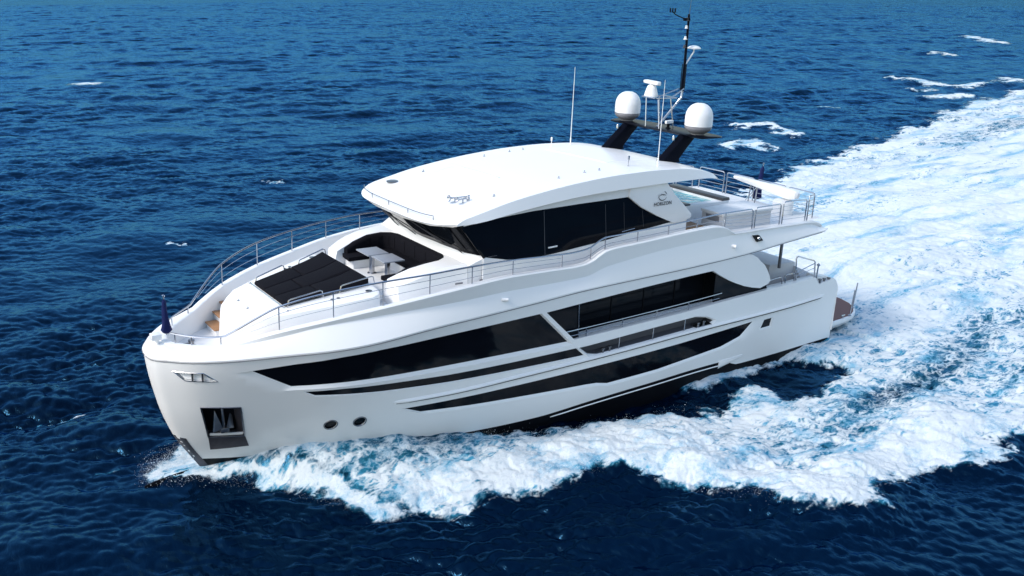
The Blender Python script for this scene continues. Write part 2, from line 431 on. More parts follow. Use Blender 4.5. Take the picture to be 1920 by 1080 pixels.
# rubbing strake with its dark insert below, and the thin white boot stripe
def rail_on_hull(xa, xb, zf_, outp, h, name, material, n=90, taper=True):
    for sg in (-1, 1):
        rings = []
        for i in range(n + 1):
            x = xa + (xb - xa) * i / n; z = float(zf_(x)); b = float(B(x, z))
            k = min(1, (x - xa) / .5 + .05, (xb - x) / .3 + .05) if taper else 1
            o_ = outp * k
            rings.append([(x, sg * (b - .03), z - h / 2), (x, sg * (b + o_ * .7), z - h * .45), (x, sg * (b + o_), z - h * .1), (x, sg * (b + o_ * .5), z + h * .35), (x, sg * (b - .03), z + h / 2)])
        MB().loft(rings).build(name, material, Y, smooth=50)
zr = pch([6.8, 8.8, 11.3, 15.07, 20.58, 26.13, 28.6], [2.96, 3.02, 3.17, 3.35, 3.60, 3.74, 3.87])
rail_on_hull(6.83, 28.55, zr, .11, .13, "rub_rail", WHITE)
rail_on_hull(6.95, 28.45, lambda x: zr(x) - .085, .085, .04, "rub_rail_insert", DARKGREY)
rail_on_hull(13.4, 22.2, lambda x: zb(x) - .16, .03, .05, "boot_stripe", WHITE)
for sg in (-1, 1):
    q = float(B(22.2, 1.7))
    MB().prism([(22.0, sg * (q - .05), 1.45), (23.6, sg * (q - .05), 1.72), (23.6, sg * (q - .05), 1.95), (22.0, sg * (q - .05), 1.88)],
               [(22.0, sg * (q + .07), 1.62), (23.4, sg * (q + .02), 1.8), (23.4, sg * (q + .03), 1.92), (22.0, sg * (q + .04), 1.86)]).build("spray_fin", WHITE, Y, bevel=.02)
# bulbous forefoot
rings = []
for i in range(15):
    t = i / 14; x = -.60 + 3.3 * t; r = .40 * math.sin(math.pi * min(1, .08 + t * .62)) ** .6
    rings.append([(x, r * .6 * math.cos(q), -.09 + .06 * t + r * math.sin(q)) for q in [2 * math.pi * j / 16 for j in range(16)]])
MB().loft(rings).build("bow_bulb", WETBLACK, Y, smooth=60)

# ---------------------------------------------------------------- bulwark of the upper deck
yc = pch([.38, .42, .6, .9, 1.3, 1.74, 2.3, 3.22, 4.79, 6.34, 7.9, 9.45, 11, 22, 26.8, 27.5, 28.3], [0, .3, .65, 1.05, 1.45, 1.79, 2.2, 2.744, 3.395, 3.81, 4.14, 4.29, 4.32, 4.30, 4.22, 4.1, 3.95])
zc = pch([.38, .9, 1.74, 2.4, 3.22, 4.79, 6.34, 7.9, 9.45, 11.1, 12.6, 13.6, 14.2, 14.6, 14.9, 15.2, 15.6, 16.8, 18.4, 19.97, 20.8, 21.2, 21.6, 21.9, 22.1, 24, 26.7, 27.5, 28.3],
         [5.18, 5.23, 5.36, 5.60, 5.885, 6.258, 6.543, 6.811, 7.0, 7.12, 7.12, 7.11, 7.15, 7.26, 7.42, 7.54, 7.6, 7.67, 7.77, 7.86, 7.88, 7.84, 7.72, 7.56, 7.48, 7.49, 7.47, 7.38, 6.98])
zfc = pch([.38, 1.5, 3.2, 4.5, 6.05, 7.6, 9.3, 11, 12.7, 14.3, 15.3, 16.4, 18.1, 21.8, 22.1, 26.7, 28.3], [5.14, 5.24, 5.68, 6.02, 6.22, 6.36, 6.47, 6.56, 6.58, 6.63, 6.88, 7.02, 7.19, 7.37, 7.38, 7.36, 6.96])
zdk = pch([.3, 2.5, 3.4, 5, 8, 12, 14, 15.6, 18, 22, 28.4], [4.6, 4.6, 5.3, 5.62, 6.12, 6.42, 6.52, 6.95, 7.15, 7.42, 7.40])
k2c = pch([-.28, -.2, -.1, .1, .25, .5, .8, 1.2, 1.6, 2.1, 2.7, 3.3, 4, 5, 28], [.38, .40, .45, .60, .75, 1.0, 1.28, 1.62, 1.93, 2.35, 2.87, 3.42, 4.06, 5, 28])
XK = [-.28, -.265, -.24, -.2, -.14, -.06, .04, .14, .25, .37, .5, .65, .8, 1.0, 1.2, 1.45, 1.7, 2.0, 2.35, 2.7, 3.1, 3.5] + list(np.arange(4, 13.4, .4)) + list(np.arange(13.4, 16.2, .1)) + list(np.arange(16.4, 20.8, .4)) + list(np.arange(20.8, 22.4, .1)) + list(np.arange(22.6, 27.9, .4)) + [27.9, 28.1, 28.3]
rings = []
capline = []
for xk_ in XK:
    xc_ = float(k2c(xk_)); z0 = float(zk(xk_)); y0 = float(yk(xk_ + .28))
    if xk_ <= -.275: y0 = 0
    if xk_ > 27.8: y0 = 4.5 - (xk_ - 27.8) * .5
    c0 = Vector((xc_, float(yc(xc_)), 0))
    dx = .02; c1 = Vector((xc_ + dx, float(yc(xc_ + dx)), 0)) - Vector((max(xc_ - dx, .38), float(yc(xc_ - dx)), 0))
    nrm = Vector((-c1.y, c1.x, 0)).normalized()
    if xk_ <= -.275: nrm = Vector((-1, 0, 0))
    zt = float(zc(xc_)); zf = min(float(zfc(xc_)), zt - .05)
    if xk_ > 27.6: zf = min(zf, zt - .03); z0 = min(z0, zf - .02)
    fo = .16 - .09 * min(1, max(0, xc_ - 2) / 5)
    blend = min(1.0, max(0.0, (xc_ - .4) / 3.0))
    F3 = c0 + nrm * fo; F3.z = zf
    K = Vector((xk_, y0, z0))
    mid = (K + F3) * .5; mid.z += .03 + .07 * (1 - blend); mid += nrm * (.035 + .095 * (1 - blend))
    up = lambda a, z: Vector(((c0 + nrm * a).x, (c0 + nrm * a).y, z))
    kn = Vector((K.x, K.y, z0))
    zin = float(zdk(xc_)) - .05
    if xc_ > 21.9: zin = min(zt - .1, float(zdk(xc_)) - .05)
    ring = [K + (Vector((.03, -.03, -.03)) if xk_ > -.275 else Vector((.03, 0, -.03))), kn + nrm * .015 + Vector((0, 0, .015)), kn + nrm * .02 + Vector((0, 0, .06)), mid, F3, up(.15, zt - .05), up(.115, zt - .008), up(.04, zt), up(-.06, zt), up(-.10, zt - .015), up(-.115, zt - .06), up(-.15, zin)]
    for p in ring:
        if p.y < 0: p.y = 0
        if xk_ <= -.275: p.y = 0
    rings.append([(p.x, -p.y, p.z) for p in ring])
    capline.append((xc_, float(yc(xc_)), zt))
bw = MB().loft(rings, False, False).mirror()
bulwark = bw.build("bulwark", WHITE, Y, weld=True, smooth=14)
for sg in (-1, 1):
    gx = [-.27, -.25, -.2, -.12, -.02, .1, .25, .45, .7, 1.0, 1.4, 1.9, 2.5, 3.2] + list(np.arange(4, 28, .4))
    MB().tube([(x - (.012 if x < .5 else 0), sg * (float(yk(x + .28)) + .006), float(zk(x)) - .005) for x in gx], .019, 6).build("bulwark_groove", GREY, Y, bulwark)
# overhanging underside and after edge of the upper deck
un = MB(); rr = []
for x in list(np.arange(11.5, 28.0, .5)) + [28.0]:
    b = float(yk(x + .28)) - .06; z = float(zk(x)) - .02
    rr.append([(x, -b, z), (x, b, z)])
un.loft(rr, False, False)
un.add([(28.0, -4.3, 6.95), (28.0, 4.3, 6.95), (28.3, 3.95, 6.99), (28.3, -3.95, 6.99)], [(0, 1, 2, 3)])
un.build("deck_underside", WHITE2, Y, recalc=False)
dk = []
for x in np.arange(.42, 28.31, .12):
    b = float(yc(x)) - .12; dk.append([(x, -b, float(zdk(x))), (x, b, float(zdk(x)))])
MB().loft(dk, False, False).build("upper_deck", WHITE2, Y)

# ---------------------------------------------------------------- main deck behind the opening in the side
def zmd(x): return 3.45 + .045 * (x - 14)
md = MB()
md.add([(12.0, -3.8, zmd(12)), (12.0, 3.8, zmd(12)), (29.4, 3.9, zmd(26)), (29.4, -3.9, zmd(26))], [(0, 1, 2, 3)])
md.build("main_deck", TEAK, Y)
for sg in (-1, 1):
    MB().add([(12.0, sg * 3.77, 3.3), (28.4, sg * 3.8, 3.9), (28.4, sg * 3.8, 4.72), (16.6, sg * 3.77, 4.30), (12.0, sg * 3.77, 4.1), (12.0, sg * 4.25, 4.12), (16.6, sg * 4.33, 4.31), (28.4, sg * 4.2, 4.73)], [(0, 1, 2, 3, 4), (4, 3, 6, 5), (3, 2, 7, 6)]).build("bulwark_lining", WHITE2, Y)
sal = MB().box(11.9, 22.6, -3.35, 3.35, 3.2, 6.25).build("saloon", GLASS2, Y)
for x in (14.9, 16.6, 18.3, 20.0, 21.7):
    for sg in (-1, 1): MB().box(x - .03, x + .03, min(sg * 3.35, sg * 3.375), max(sg * 3.35, sg * 3.375), 3.45, 6.1).build("saloon_mullion", BLACK, Y, sal)
for sg in (-1, 1):
    MB().prism([(12.55, sg * 4.33, 5.5), (13.98, sg * 4.33, 4.22), (14.25, sg * 4.33, 4.22), (14.1, sg * 4.33, 5.6)],
               [(12.55, sg * 4.30, 5.5), (13.98, sg * 4.30, 4.22), (14.25, sg * 4.30, 4.22), (14.1, sg * 4.30, 5.6)]).build("side_glass", GLASS, Y)
    MB().tube([(14.2, sg * 4.36, 4.3), (14.13, sg * 4.36, 5.66)], .022, 8).build("door_post", STEEL, Y)
    g = [(21.3, 4.55), (24.6, 4.72), (24.42, 5.02), (23.92, 4.95), (22.87, 5.2), (21.9, 5.6), (21.3, 5.8)]
    MB().prism([(x, sg * 4.30, z) for x, z in g], [(x, sg * 4.34, z) for x, z in g]).build("side_glass", GLASS2, Y)
# rails along the side deck opening
for sg in (-1, 1):
    y = sg * 4.40
    tz = pch([13.4, 14.52, 16.3, 18.07, 19.81, 21.7], [4.60, 4.62, 4.68, 4.75, 4.83, 4.94])
    r = MB().tube([(x, y, float(tz(x))) for x in np.linspace(13.42, 21.7, 24)], .026, 8)
    g = r.build("side_rail", STEEL, Y)
    MB().tube([(x, y, float(tz(x)) - .2) for x in np.linspace(13.65, 21.6, 24)], .012, 6).build("rail_wire", STEEL, Y, g)
    for x in (14.54, 16.32, 18.09, 19.83): MB().tube([(x, y, float(tz(x))), (x, y, float(tz(x)) - .45)], .02, 8).build("stanchion", STEEL, Y, g)
    for x, z1 in ((16.24, 3.98), (17.98, 4.08), (19.7, 4.17)):
        q = float(B(x, 3.8)) - .06
        MB().tube([(x, sg * q, z1 + .03), (x, sg * (q - .02), z1 - .56)], .018, 8).build("recess_bar", STEEL, Y)
    for x, z in ((15.5, 3.42), (15.82, 3.44), (20.51, 3.66), (20.82, 3.68)):
        q = float(B(x, z)) - .10
        c = MB().lathe((x, sg * q, z), [(.055, 0), (.045, .12), (.055, .14), (.085, .15), (.085, .19), (.02, .2)], 12)
        c.build("bollard", STEELD, Y)
    for xa in (15.25, 20.3):
        MB().prism([(xa, sg * 4.42, zz_ - .06) for zz_ in ()] or [(xa, sg * (float(B(xa, 3.4)) + .01), 3.30 + (xa - 15) * .06), (xa + .9, sg * (float(B(xa + .9, 3.4)) + .01), 3.33 + (xa - 15) * .06), (xa + .9, sg * (float(B(xa, 3.4)) - .3), 3.36 + (xa - 15) * .06), (xa, sg * (float(B(xa, 3.4)) - .3), 3.33 + (xa - 15) * .06)],
                   [(xa, sg * (float(B(xa, 3.4)) + .02), 3.36 + (xa - 15) * .06), (xa + .9, sg * (float(B(xa + .9, 3.4)) + .02), 3.39 + (xa - 15) * .06), (xa + .9, sg * (float(B(xa, 3.4)) - .3), 3.44 + (xa - 15) * .06), (xa, sg * (float(B(xa, 3.4)) - .3), 3.41 + (xa - 15) * .06)]).build("bollard_plate", STEEL, Y)

# after cockpit, stairs, rails and swim platform
ck = MB()
ck.prism([(26.9, -2.45, 4.0), (28.9, -2.55, 4.0), (28.9, 2.55, 4.0), (26.9, 2.45, 4.0)], [(26.9, -2.45, 4.98), (28.55, -2.55, 4.98), (28.55, 2.55, 4.98), (26.9, 2.45, 4.98)])
ck.prism([(28.5, -3.3, 4.0), (29.45, -3.6, 4.0), (29.45, 3.6, 4.0), (28.5, 3.3, 4.0)], [(28.5, -2.6, 4.8), (29.35, -3.4, 4.35), (29.35, 3.4, 4.35), (28.5, 2.6, 4.8)])
ck.build("cockpit_seat_base", BOXGREY, Y, bevel=.03)
MB().box(24.6, 26.88, -2.3, 2.3, 4.05, 4.55).build("cockpit_locker", BOXGREY, Y, bevel=.03)
for sg in (-1, 1):
    MB().tube([(27.2, sg * 2.75, 4.9), (27.2, sg * 2.75, 6.9)], .075, 14).build("deck_pillar", STEELD, Y)
    q = MB().prism([(28.1, sg * 4.25, 4.42), (29.35, sg * 4.15, 4.42), (29.1, sg * 3.55, 4.42), (28.1, sg * 3.55, 4.42)], [(28.15, sg * 4.2, 4.75), (28.9, sg * 4.1, 4.68), (28.7, sg * 3.6, 4.72), (28.15, sg * 3.6, 4.8)])
    q.build("stern_fairing", WHITE, Y, bevel=.04)
    for x in (28.2, 28.5, 28.8): MB().lathe((x, sg * 4.33, 4.44), [(.05, 0), (.05, .16), (.085, .17), (.085, .22), (.02, .23)], 12).build("stern_bollard", STEELD, Y)
    y = sg * 4.22
    MB().tube([(26.62, y, 4.75), (26.46, y, 5.78), (26.5, y, 5.86), (26.6, y, 5.88), (27.7, y, 5.56), (27.8, y, 5.48), (27.82, y, 5.38), (27.9, y, 4.75)], .032, 8).build("boarding_gate", STEEL, Y)
    g = MB().tube([(26.5, y, 5.12), (27.8, y, 5.42)], .02, 6); g.tube([(26.55, y, 4.95), (27.8, y, 5.2)], .012, 6)
    g.tube([(25.7, y, 4.7), (25.62, y, 5.05), (25.4, y, 5.06), (24.5, y, 4.98)], .026, 8)
    g.tube([(25.91, y, 4.7), (25.86, y, 5.08), (25.95, y, 5.14), (26.42, y, 5.12), (26.5, y, 4.75)], .026, 8)
    g.build("cockpit_rail", STEEL, Y)
    MB().tube([(28.04, y, 4.7), (28.08, y, 5.28)], .035, 8).lathe((28.08, y, 5.3), [(.02, -.08), (.09, 0), (.02, .09)], 12).build("capstan_post", STEEL, Y)
plan = [(29.4, -4.1), (30.1, -4.06), (31.0, -3.97), (31.75, -3.85), (32.4, -3.55), (32.95, -3.1), (33.35, -2.6), (33.6, -1.9), (33.68, -1.0), (33.7, 0)]
plan = plan + [(x, -y) for x, y in reversed(plan[:-1])]
inn = offset(plan, -.1)
sw = MB().prism([(x, y, 1.68) for x, y in offset(plan, -.30)], [(x, y, 2.0) for x, y in plan]).prism([(x, y, 2.003) for x, y in plan], [(x, y, 2.20) for x, y in plan])
plat = sw.build("swim_platform", WHITE, Y, bevel=.02)
MB().prism([(x, y, 2.19) for x, y in inn], [(x, y, 2.225) for x, y in inn]).build("platform_teak", TEAKW, Y, plat)
for sg in (-1, 1):
    for x, yy, h in ((31.56, 3.84, 1.3), (32.75, 3.12, 1.3)):
        MB().tube([(x, sg * yy, 2.2), (x + .12, sg * yy, 2.2 + h)], .03, 8).lathe((x, sg * yy, 2.225), [(.09, 0), (.09, .02), (.04, .05)], 12).build("platform_staff", STEEL, Y, plat)
    for x, yy in ((31.0, 3.86), (32.3, 2.35)):
        c = MB().tube([(x - .14, sg * yy, 2.33), (x + .14, sg * yy, 2.33)], .028, 8)
        c.tube([(x - .05, sg * yy, 2.2), (x - .05, sg * yy, 2.33)], .022, 8); c.tube([(x + .05, sg * yy, 2.2), (x + .05, sg * yy, 2.33)], .022, 8)
        c.build("cleat", STEEL, Y, plat)

# ---------------------------------------------------------------- foredeck: raised trunk, steps, rails
def half_to_full(h): return h + [(x, -y) for x, y in reversed(h) if abs(y) > 1e-6]
tr = [(2.42, 0), (2.44, .62), (2.8, 1.15), (3.25, 1.72), (4.15, 2.12), (5.3, 2.5), (6.45, 2.86), (6.72, 2.80), (6.86, 2.55), (6.9, 2.1), (6.9, 0)]
tr = half_to_full(tr)
def ztr(x, y=0): return 6.16 + .196 * (x - 3.9) - .012 * y * y
bot = offset(tr, .10)
t2_ = offset(tr, -.07)
tm = MB()
rings = [[(x, y, 4.6) for x, y in bot], [(x, y, ztr(x, y) - .14) for x, y in tr], [(x, y, ztr(x, y) - .03) for x, y in offset(tr, -.025)], [(x, y, ztr(x, y)) for x, y in offset(tr, -.1)]]
tm.loft(rings)
trunk = tm.build("foredeck_trunk", WHITE, Y, smooth=30)
for sg in (-1, 1):
    for x0, x1, y0, y1, z in ((2.30, 2.78, .95, 1.98, 4.86), (2.66, 3.08, 1.5, 2.26, 5.11), (3.0, 3.5, 1.9, 2.5, 5.36)):
        ya, yb = sorted((sg * y0, sg * y1))
        MB().box(x0, x1, ya, yb, z - .05, z).build("step", TEAK, Y, bevel=.01)
        MB().box(x0 + .06, x1 + .12, ya, yb, z - .3, z - .0515).build("step_riser", WHITE2, Y)
# grab bars beside the sun bed
for sg in (-1, 1):
    for xa, xb in ((4.0, 5.2), (5.75, 6.95)):
        ya = 1.46 + (xa - 3.9) * .175; yb_ = 1.46 + (xb - 3.9) * .175
        z0, z1 = ztr(xa), ztr(xb)
        MB().tube([(xa, sg * ya, z0 - .02), (xa + .05, sg * ya, z0 + .2), (xa + .12, sg * ya, z0 + .23), (xb - .12, sg * yb_, z1 + .23), (xb - .05, sg * yb_, z1 + .2), (xb, sg * yb_, z1 - .02)], .022, 8).build("grab_bar", STEEL, Y)
    for x, y in ((6.55, 2.35), (5.35, 2.05), (5.55, 2.1)):
        r = .11 if x > 6 else .06
        MB().lathe((x, sg * y, ztr(x, y) - .005), [(r, 0), (r, .02), (r * .8, .024), (.01, .02)], 16).build("deck_fitting", STEELD, Y, trunk)
    for x, y in ((3.0, .45), (3.9, 1.75)):
        MB().lathe((x, sg * y, ztr(x, y) - .005), [(.045, 0), (.045, .02), (.03, .04), (.01, .045)], 12).build("deck_fitting", STEEL, Y, trunk)
# deck locker doors on the trunk side, windlass gear in the bow
for sg in (-1, 1):
    wm = MB().lathe((1.35, sg * .45, 4.6), [(.16, 0), (.16, .04), (.09, .07), (.07, .16), (.11, .19), (.11, .23), (.04, .25)], 16)
    wm.tube([(1.35, sg * .45, 4.72), (.9, sg * .5, 4.70), (.62, sg * .42, 4.66)], .035, 8)
    wm.build("windlass", STEELD, Y)
lamp = MB().box(-.10, .22, -.28, .02, 5.27, 5.46); lamp.tube([(.12, -.1, 5.1), (.1, -.1, 5.3)], .07, 10)
lamp.build("bow_lamp", WHITE, Y, bevel=.02)

# guard rail round the foredeck
zt_r = pch([.45, 1.0, 1.74, 2.0, 2.6, 3.23, 4.8, 6.34, 7.9, 9.44, 11.1, 12.4, 13.6, 14.2, 14.54, 14.8, 15.0, 15.3, 15.8, 16.8, 18.39, 19.93, 21.49, 22.9], [5.50, 5.52, 5.61, 5.80, 6.26, 6.662, 7.124, 7.346, 7.489, 7.597, 7.63, 7.60, 7.58, 7.62, 7.69, 7.82, 7.92, 8.0, 8.02, 8.07, 8.13, 8.23, 8.32, 8.34])
def ryc(x): return float(yc(x)) - .02
grp = MB()
for sg in (-1, 1):
    xsr = list(np.linspace(.46, 1.7, 14)) + list(np.linspace(1.78, 13.5, 60)) + list(np.linspace(13.6, 15.8, 24)) + list(np.linspace(16, 22.9, 24))
    path = [(x, sg * ryc(x), float(zt_r(x))) for x in xsr] + [(23.1, sg * 4.27, 8.33), (23.18, sg * 4.27, 8.25), (23.22, sg * 4.27, 7.45)]
    rl = MB().tube(path, .031, 8).build("guard_rail", STEEL, Y)
    for x in (.55, .92, 1.66, 3.22, 4.79, 6.34, 7.9, 9.45, 11.1, 13.25, 14.56, 15.23, 16.82, 18.41, 19.96, 21.55):
        MB().tube([(x, sg * ryc(x), float(zc(x)) - .01), (x, sg * ryc(x), float(zt_r(x)))], .021, 8).build("stanchion", STEEL, Y, rl)
    for fr_, x0, x1 in ((.36, 2.45, 22.0), (.7, 2.1, 13.2)):
        MB().tube([(x, sg * ryc(x), float(zc(x)) + fr_ * (float(zt_r(x)) - float(zc(x)))) for x in np.linspace(x0, x1, 70)], .009, 6).build("rail_wire", STEEL, Y, rl)
# framed rail panels round the after deck
def panel(p0, p1, z0, z1, h, name="rail_panel"):
    a, b = Vector(p0), Vector(p1); d = (b - a).normalized()
    A = lambda t, z: (a.x + d.x * t, a.y + d.y * t, z)
    L = (b - a).length; zz0 = lambda t: z0 + (z1 - z0) * t / L
    o = MB().tube([A(0, zz0(0) - .03), A(0, zz0(0) + h - .1), A(.03, zz0(0) + h - .03), A(.1, zz0(0) + h), A(L - .1, zz0(L) + h), A(L - .03, zz0(L) + h - .03), A(L, zz0(L) + h - .1), A(L, zz0(L) - .03)], .028, 8).build(name, STEEL, Y)
    for k in (.2, .4, .6, .8): MB().tube([A(0, zz0(0) + h * k), A(L, zz0(L) + h * k)], .011, 6).build("rail_wire", STEEL, Y, o)
for sg in (-1, 1):
    panel((21.58, sg * 4.28), (23.22, sg * 4.28), 7.5, 7.47, .84) if False else None
    panel((23.42, sg * 4.22), (25.0, sg * 4.2), 7.46, 7.48, .9)
    panel((25.17, sg * 4.2), (26.78, sg * 4.12), 7.48, 7.45, .97)
    panel((26.95, sg * 4.1), (27.75, sg * 3.75), 7.44, 7.38, 1.1)
    o = None
    for k in (.2, .4, .6, .8):
        MB().tube([(21.6, sg * 4.27, 7.6 + k * .66), (23.2, sg * 4.27, 7.48 + k * .84)], .011, 6).build("rail_wire", STEEL, Y)
for ya, yb in ((-3.55, -2.0), (-1.82, -.1), (.1, 1.82), (2.0, 3.55)):
    panel((28.0 + .012 * (14 - ya * ya), ya), (28.0 + .012 * (14 - yb * yb), yb), 7.38, 7.38, 1.08)

# ---------------------------------------------------------------- coaming round the sofa and windscreen base
cw = MB()
st = [  # x, inner y, outer top y, top z
    (7.30, 2.02, 2.70, 6.30), (7.42, 2.02, 2.80, 6.84), (7.8, 2.08, 2.95, 7.0), (8.2, 2.14, 3.05, 7.14), (8.75, 2.24, 3.14, 7.27), (9.3, 2.26, 3.20, 7.33), (9.62, 2.1, 3.26, 7.36), (9.86, 1.75, 3.32, 7.38)]
for sg in (-1, 1):
    rings = []
    for x, yi, yo, z in st:
        rings.append([(x, sg * yi, 6.0), (x, sg * yi, z - .02), (x, sg * (yi + .03), z), (x, sg * (yo - .12), z - .01), (x, sg * yo, z - .09), (x, sg * (yo + .12), 6.0)])
    cw.loft(rings)
# sloping slab up to the windscreen
rows = []
wb = [(10.5, 3.45, 7.58), (10.33, 3.3, 7.62), (10.12, 2.7, 7.68), (10.0, 1.6, 7.7), (9.95, .8, 7.7), (9.93, 0, 7.7)]
fl = [(9.87, 3.32, 7.30), (9.87, 2.9, 7.37), (9.87, 2.3, 7.38), (9.87, 1.6, 7.38), (9.87, .8, 7.38), (9.87, 0, 7.38)]
wb = wb + [(x, -y, z) for x, y, z in reversed(wb[:-1])]; fl = fl + [(x, -y, z) for x, y, z in reversed(fl[:-1])]
back = [(x + .5, y, z + .02) for x, y, z in wb]; front = [(9.87, y, 6.0) for _, y, _ in fl]
cw.loft([front, fl, wb, back], False, False)
for sg in (-1, 1):
    cw.add([(9.87, sg * 3.44, 6.0), (9.87, sg * 3.32, 7.30), (10.5, sg * 3.45, 7.58), (11.3, sg * 3.47, 7.42), (12.2, sg * 3.5, 6.3)], [(0, 1, 2, 3, 4)])
cw.build("sofa_coaming", WHITE, Y, smooth=30, weld=False)
MB().box(7.0, 9.9, -2.0, 2.0, 6.0, 6.27).build("sofa_sole", WHITE2, Y)
MB().box(7.75, 9.8, 1.3, 2.1, 6.27, 6.58).box(9.0, 9.86, -1.3, 1.3, 6.27, 6.58).box(7.75, 9.8, -2.1, -1.3, 6.27, 6.58).build("sofa_base", WHITE2, Y)

# ---------------------------------------------------------------- wheelhouse
bpl = [(9.93, 0), (10.0, 1.6), (10.12, 2.7), (10.33, 3.22), (10.55, 3.40), (12.5, 3.42), (19.0, 3.42)]
tpl = [(8.72, 0), (8.86, 1.6), (9.1, 2.6), (9.38, 3.05), (9.6, 3.2), (12.5, 3.35), (18.5, 3.35)]
mid_ = lambda t, ins: [(a[0] + (b[0] - a[0]) * t + ins, max(0, a[1] + (b[1] - a[1]) * t - ins * .4)) for a, b in zip(bpl, tpl)]
ring = lambda t, z, ins=0.0: [(x, y, z(x) if callable(z) else z) for x, y in half_to_full(mid_(t, ins))]
hb = MB()
hb.loft([ring(0, 6.4, .1), ring(0, 7.55, .1), ring(1, 8.78, .1), ring(1, lambda x: max(8.8, min(9.5, 8.85 + .12 * (x - 9.4))), .1)])
house = hb.build("wheelhouse", BLACK, Y, smooth=35)
# wrap-round windscreen panes
def at(i, t, off=0.02):
    (a, b), (c, d) = bpl[i], tpl[i]
    return (a + (c - a) * t - off, (b + (d - b) * t) + off * .3, 7.62 + (8.80 - 7.62) * t)
segs_ = [(0, 1), (1, 2)]
pan = []
half = [(bpl[0], tpl[0]), (bpl[1], tpl[1]), (bpl[2], tpl[2]), (bpl[3], tpl[3]), (bpl[4], tpl[4])]
def wpt(yfrac, t):
    ys_b = [b[1] for b, _ in half]; xs_b = [b[0] for b, _ in half]; ys_t = [q[1] for _, q in half]; xs_t = [q[0] for _, q in half]
    u = abs(yfrac) * 4; i = min(3, int(u)); k = u - i
    xb = xs_b[i] + (xs_b[i + 1] - xs_b[i]) * k; yb = ys_b[i] + (ys_b[i + 1] - ys_b[i]) * k
    xt = xs_t[i] + (xs_t[i + 1] - xs_t[i]) * k; yt = ys_t[i] + (ys_t[i + 1] - ys_t[i]) * k
    s = 1 if yfrac >= 0 else -1
    return Vector((xb + (xt - xb) * t, s * (yb + (yt - yb) * t), 7.60 + 1.22 * t))
ws_base = MB()
N = 40
rb = [wpt(-1 + 2 * i / N, 0) for i in range(N + 1)]; rt = [wpt(-1 + 2 * i / N, 1) for i in range(N + 1)]
ws_base.loft([[p + Vector((-.0, 0, 0)) for p in rb], [p for p in rt]], False, False)
ws = ws_base.build("windscreen", SCREEN, Y, house)
for u0, u1 in ((-.60, -.27), (-.21, .21), (.27, .60), (-.80, -.65), (.65, .80)):
    g = MB(); rows = []
    for t in (.13, .88):
        rows.append([wpt(u0 + (u1 - u0) * k / 8, t) + Vector((-.03, 0, 0)) for k in range(9)])
    g.loft(rows, False, False).build("windscreen_pane", GLASS2, Y, house)
for u0, u1 in ((-.5, -.17), (.05, .38), (.3, .62)):
    a = wpt(u0, .02) + Vector((-.08, 0, 0)); b = wpt(u1, .5) + Vector((-.09, 0, 0)); c = wpt(u0 + .03, .12) + Vector((-.1, 0, 0))
    w_ = MB().tube([a, c, b], .018, 6); d = (wpt(u1 - .16, .18) - wpt(u1 + .06, .74)); m_ = b
    w_.tube([m_ + d * .48, m_ - d * .42], .014, 6)
    w_.build("wiper", DARKGREY, Y, house)
# side windows as one black band, white panels above, below and behind
sidewin = [(10.42, 7.57), (11.45, 7.40), (12.57, 7.33), (13.6, 7.38), (14.6, 7.48), (15.6, 7.57), (17.5, 7.80), (19.4, 7.99), (19.25, 8.02), (18.45, 8.34), (17.6, 8.76), (17.0, 9.16), (14.7, 9.11), (12.5, 9.03), (10.5, 8.88), (9.5, 8.74)]
wpl = [(16.95, 9.2), (17.05, 9.13), (17.59, 8.76), (18.45, 8.34), (19.0, 8.12), (19.33, 7.99), (19.45, 7.96), (20.28, 8.07), (20.36, 8.15), (20.33, 8.28), (19.77, 8.77), (19.35, 9.12), (18.9, 9.62), (17.0, 9.55)]
for sg in (-1, 1):
    y = sg * 3.44
    def yy(z): return sg * (3.45 - .03 * max(0, z - 7.5))
    def slab(poly, o0, o1): return MB().prism([(x, yy(z) + sg * o0, z) for x, z in poly], [(x, yy(z) + sg * o1, z) for x, z in poly])
    sw_ = slab(sidewin, -.03, .0); band = sw_.build("side_window", GLASS, Y, house)
    slab([(10.42, 7.555), (11.45, 7.385), (12.57, 7.315), (13.6, 7.365), (14.6, 7.465), (15.6, 7.555), (17.5, 7.785), (20.2, 8.06), (20.2, 6.9), (10.42, 6.0)], -.03, .012).build("house_side", WHITE, Y, house)
    slab([(9.6, 8.775), (10.5, 8.90), (12.5, 9.05), (14.7, 9.13), (17.0, 9.19), (17.0, 9.6), (12.5, 9.3), (9.8, 8.95)], -.03, .012).build("window_header", WHITE, Y, house)
    slab(wpl, -.05, .12).build("wing_plate", WHITE, Y, bevel=.03)
    for x, w2 in ((15.98, .02), (16.9, .012), (17.88, .012), (13.1, .03)):
        slab([(x, 7.66 + (x - 15.6) * .12), (x + w2, 7.66 + (x - 15.6) * .12), (x + w2 - .12, min(9.08, 9.0 + .0 * x) if x < 17.5 else 8.6), (x - .12, min(9.08, 9.0) if x < 17.5 else 8.6)], .001, .006).build("window_joint", DARKGREY, Y, band)
    MB().tube([(16.75, yy(8) + sg * .03, 7.86), (17.4, yy(8) + sg * .03, 7.93)], .014, 6).build("door_handle", STEEL, Y, band)
    slab([(13.24, 7.60), (13.65, 7.62), (13.65, 7.67), (13.24, 7.65)], .002, .03).build("side_light", WHITE, Y, band)
for sg in (-1, 1):
    MB().tube([(9.6, sg * 3.24, 8.74), (10.45, sg * 3.45, 7.58)], .05, 6).build("corner_pillar", BLACK, Y, house)

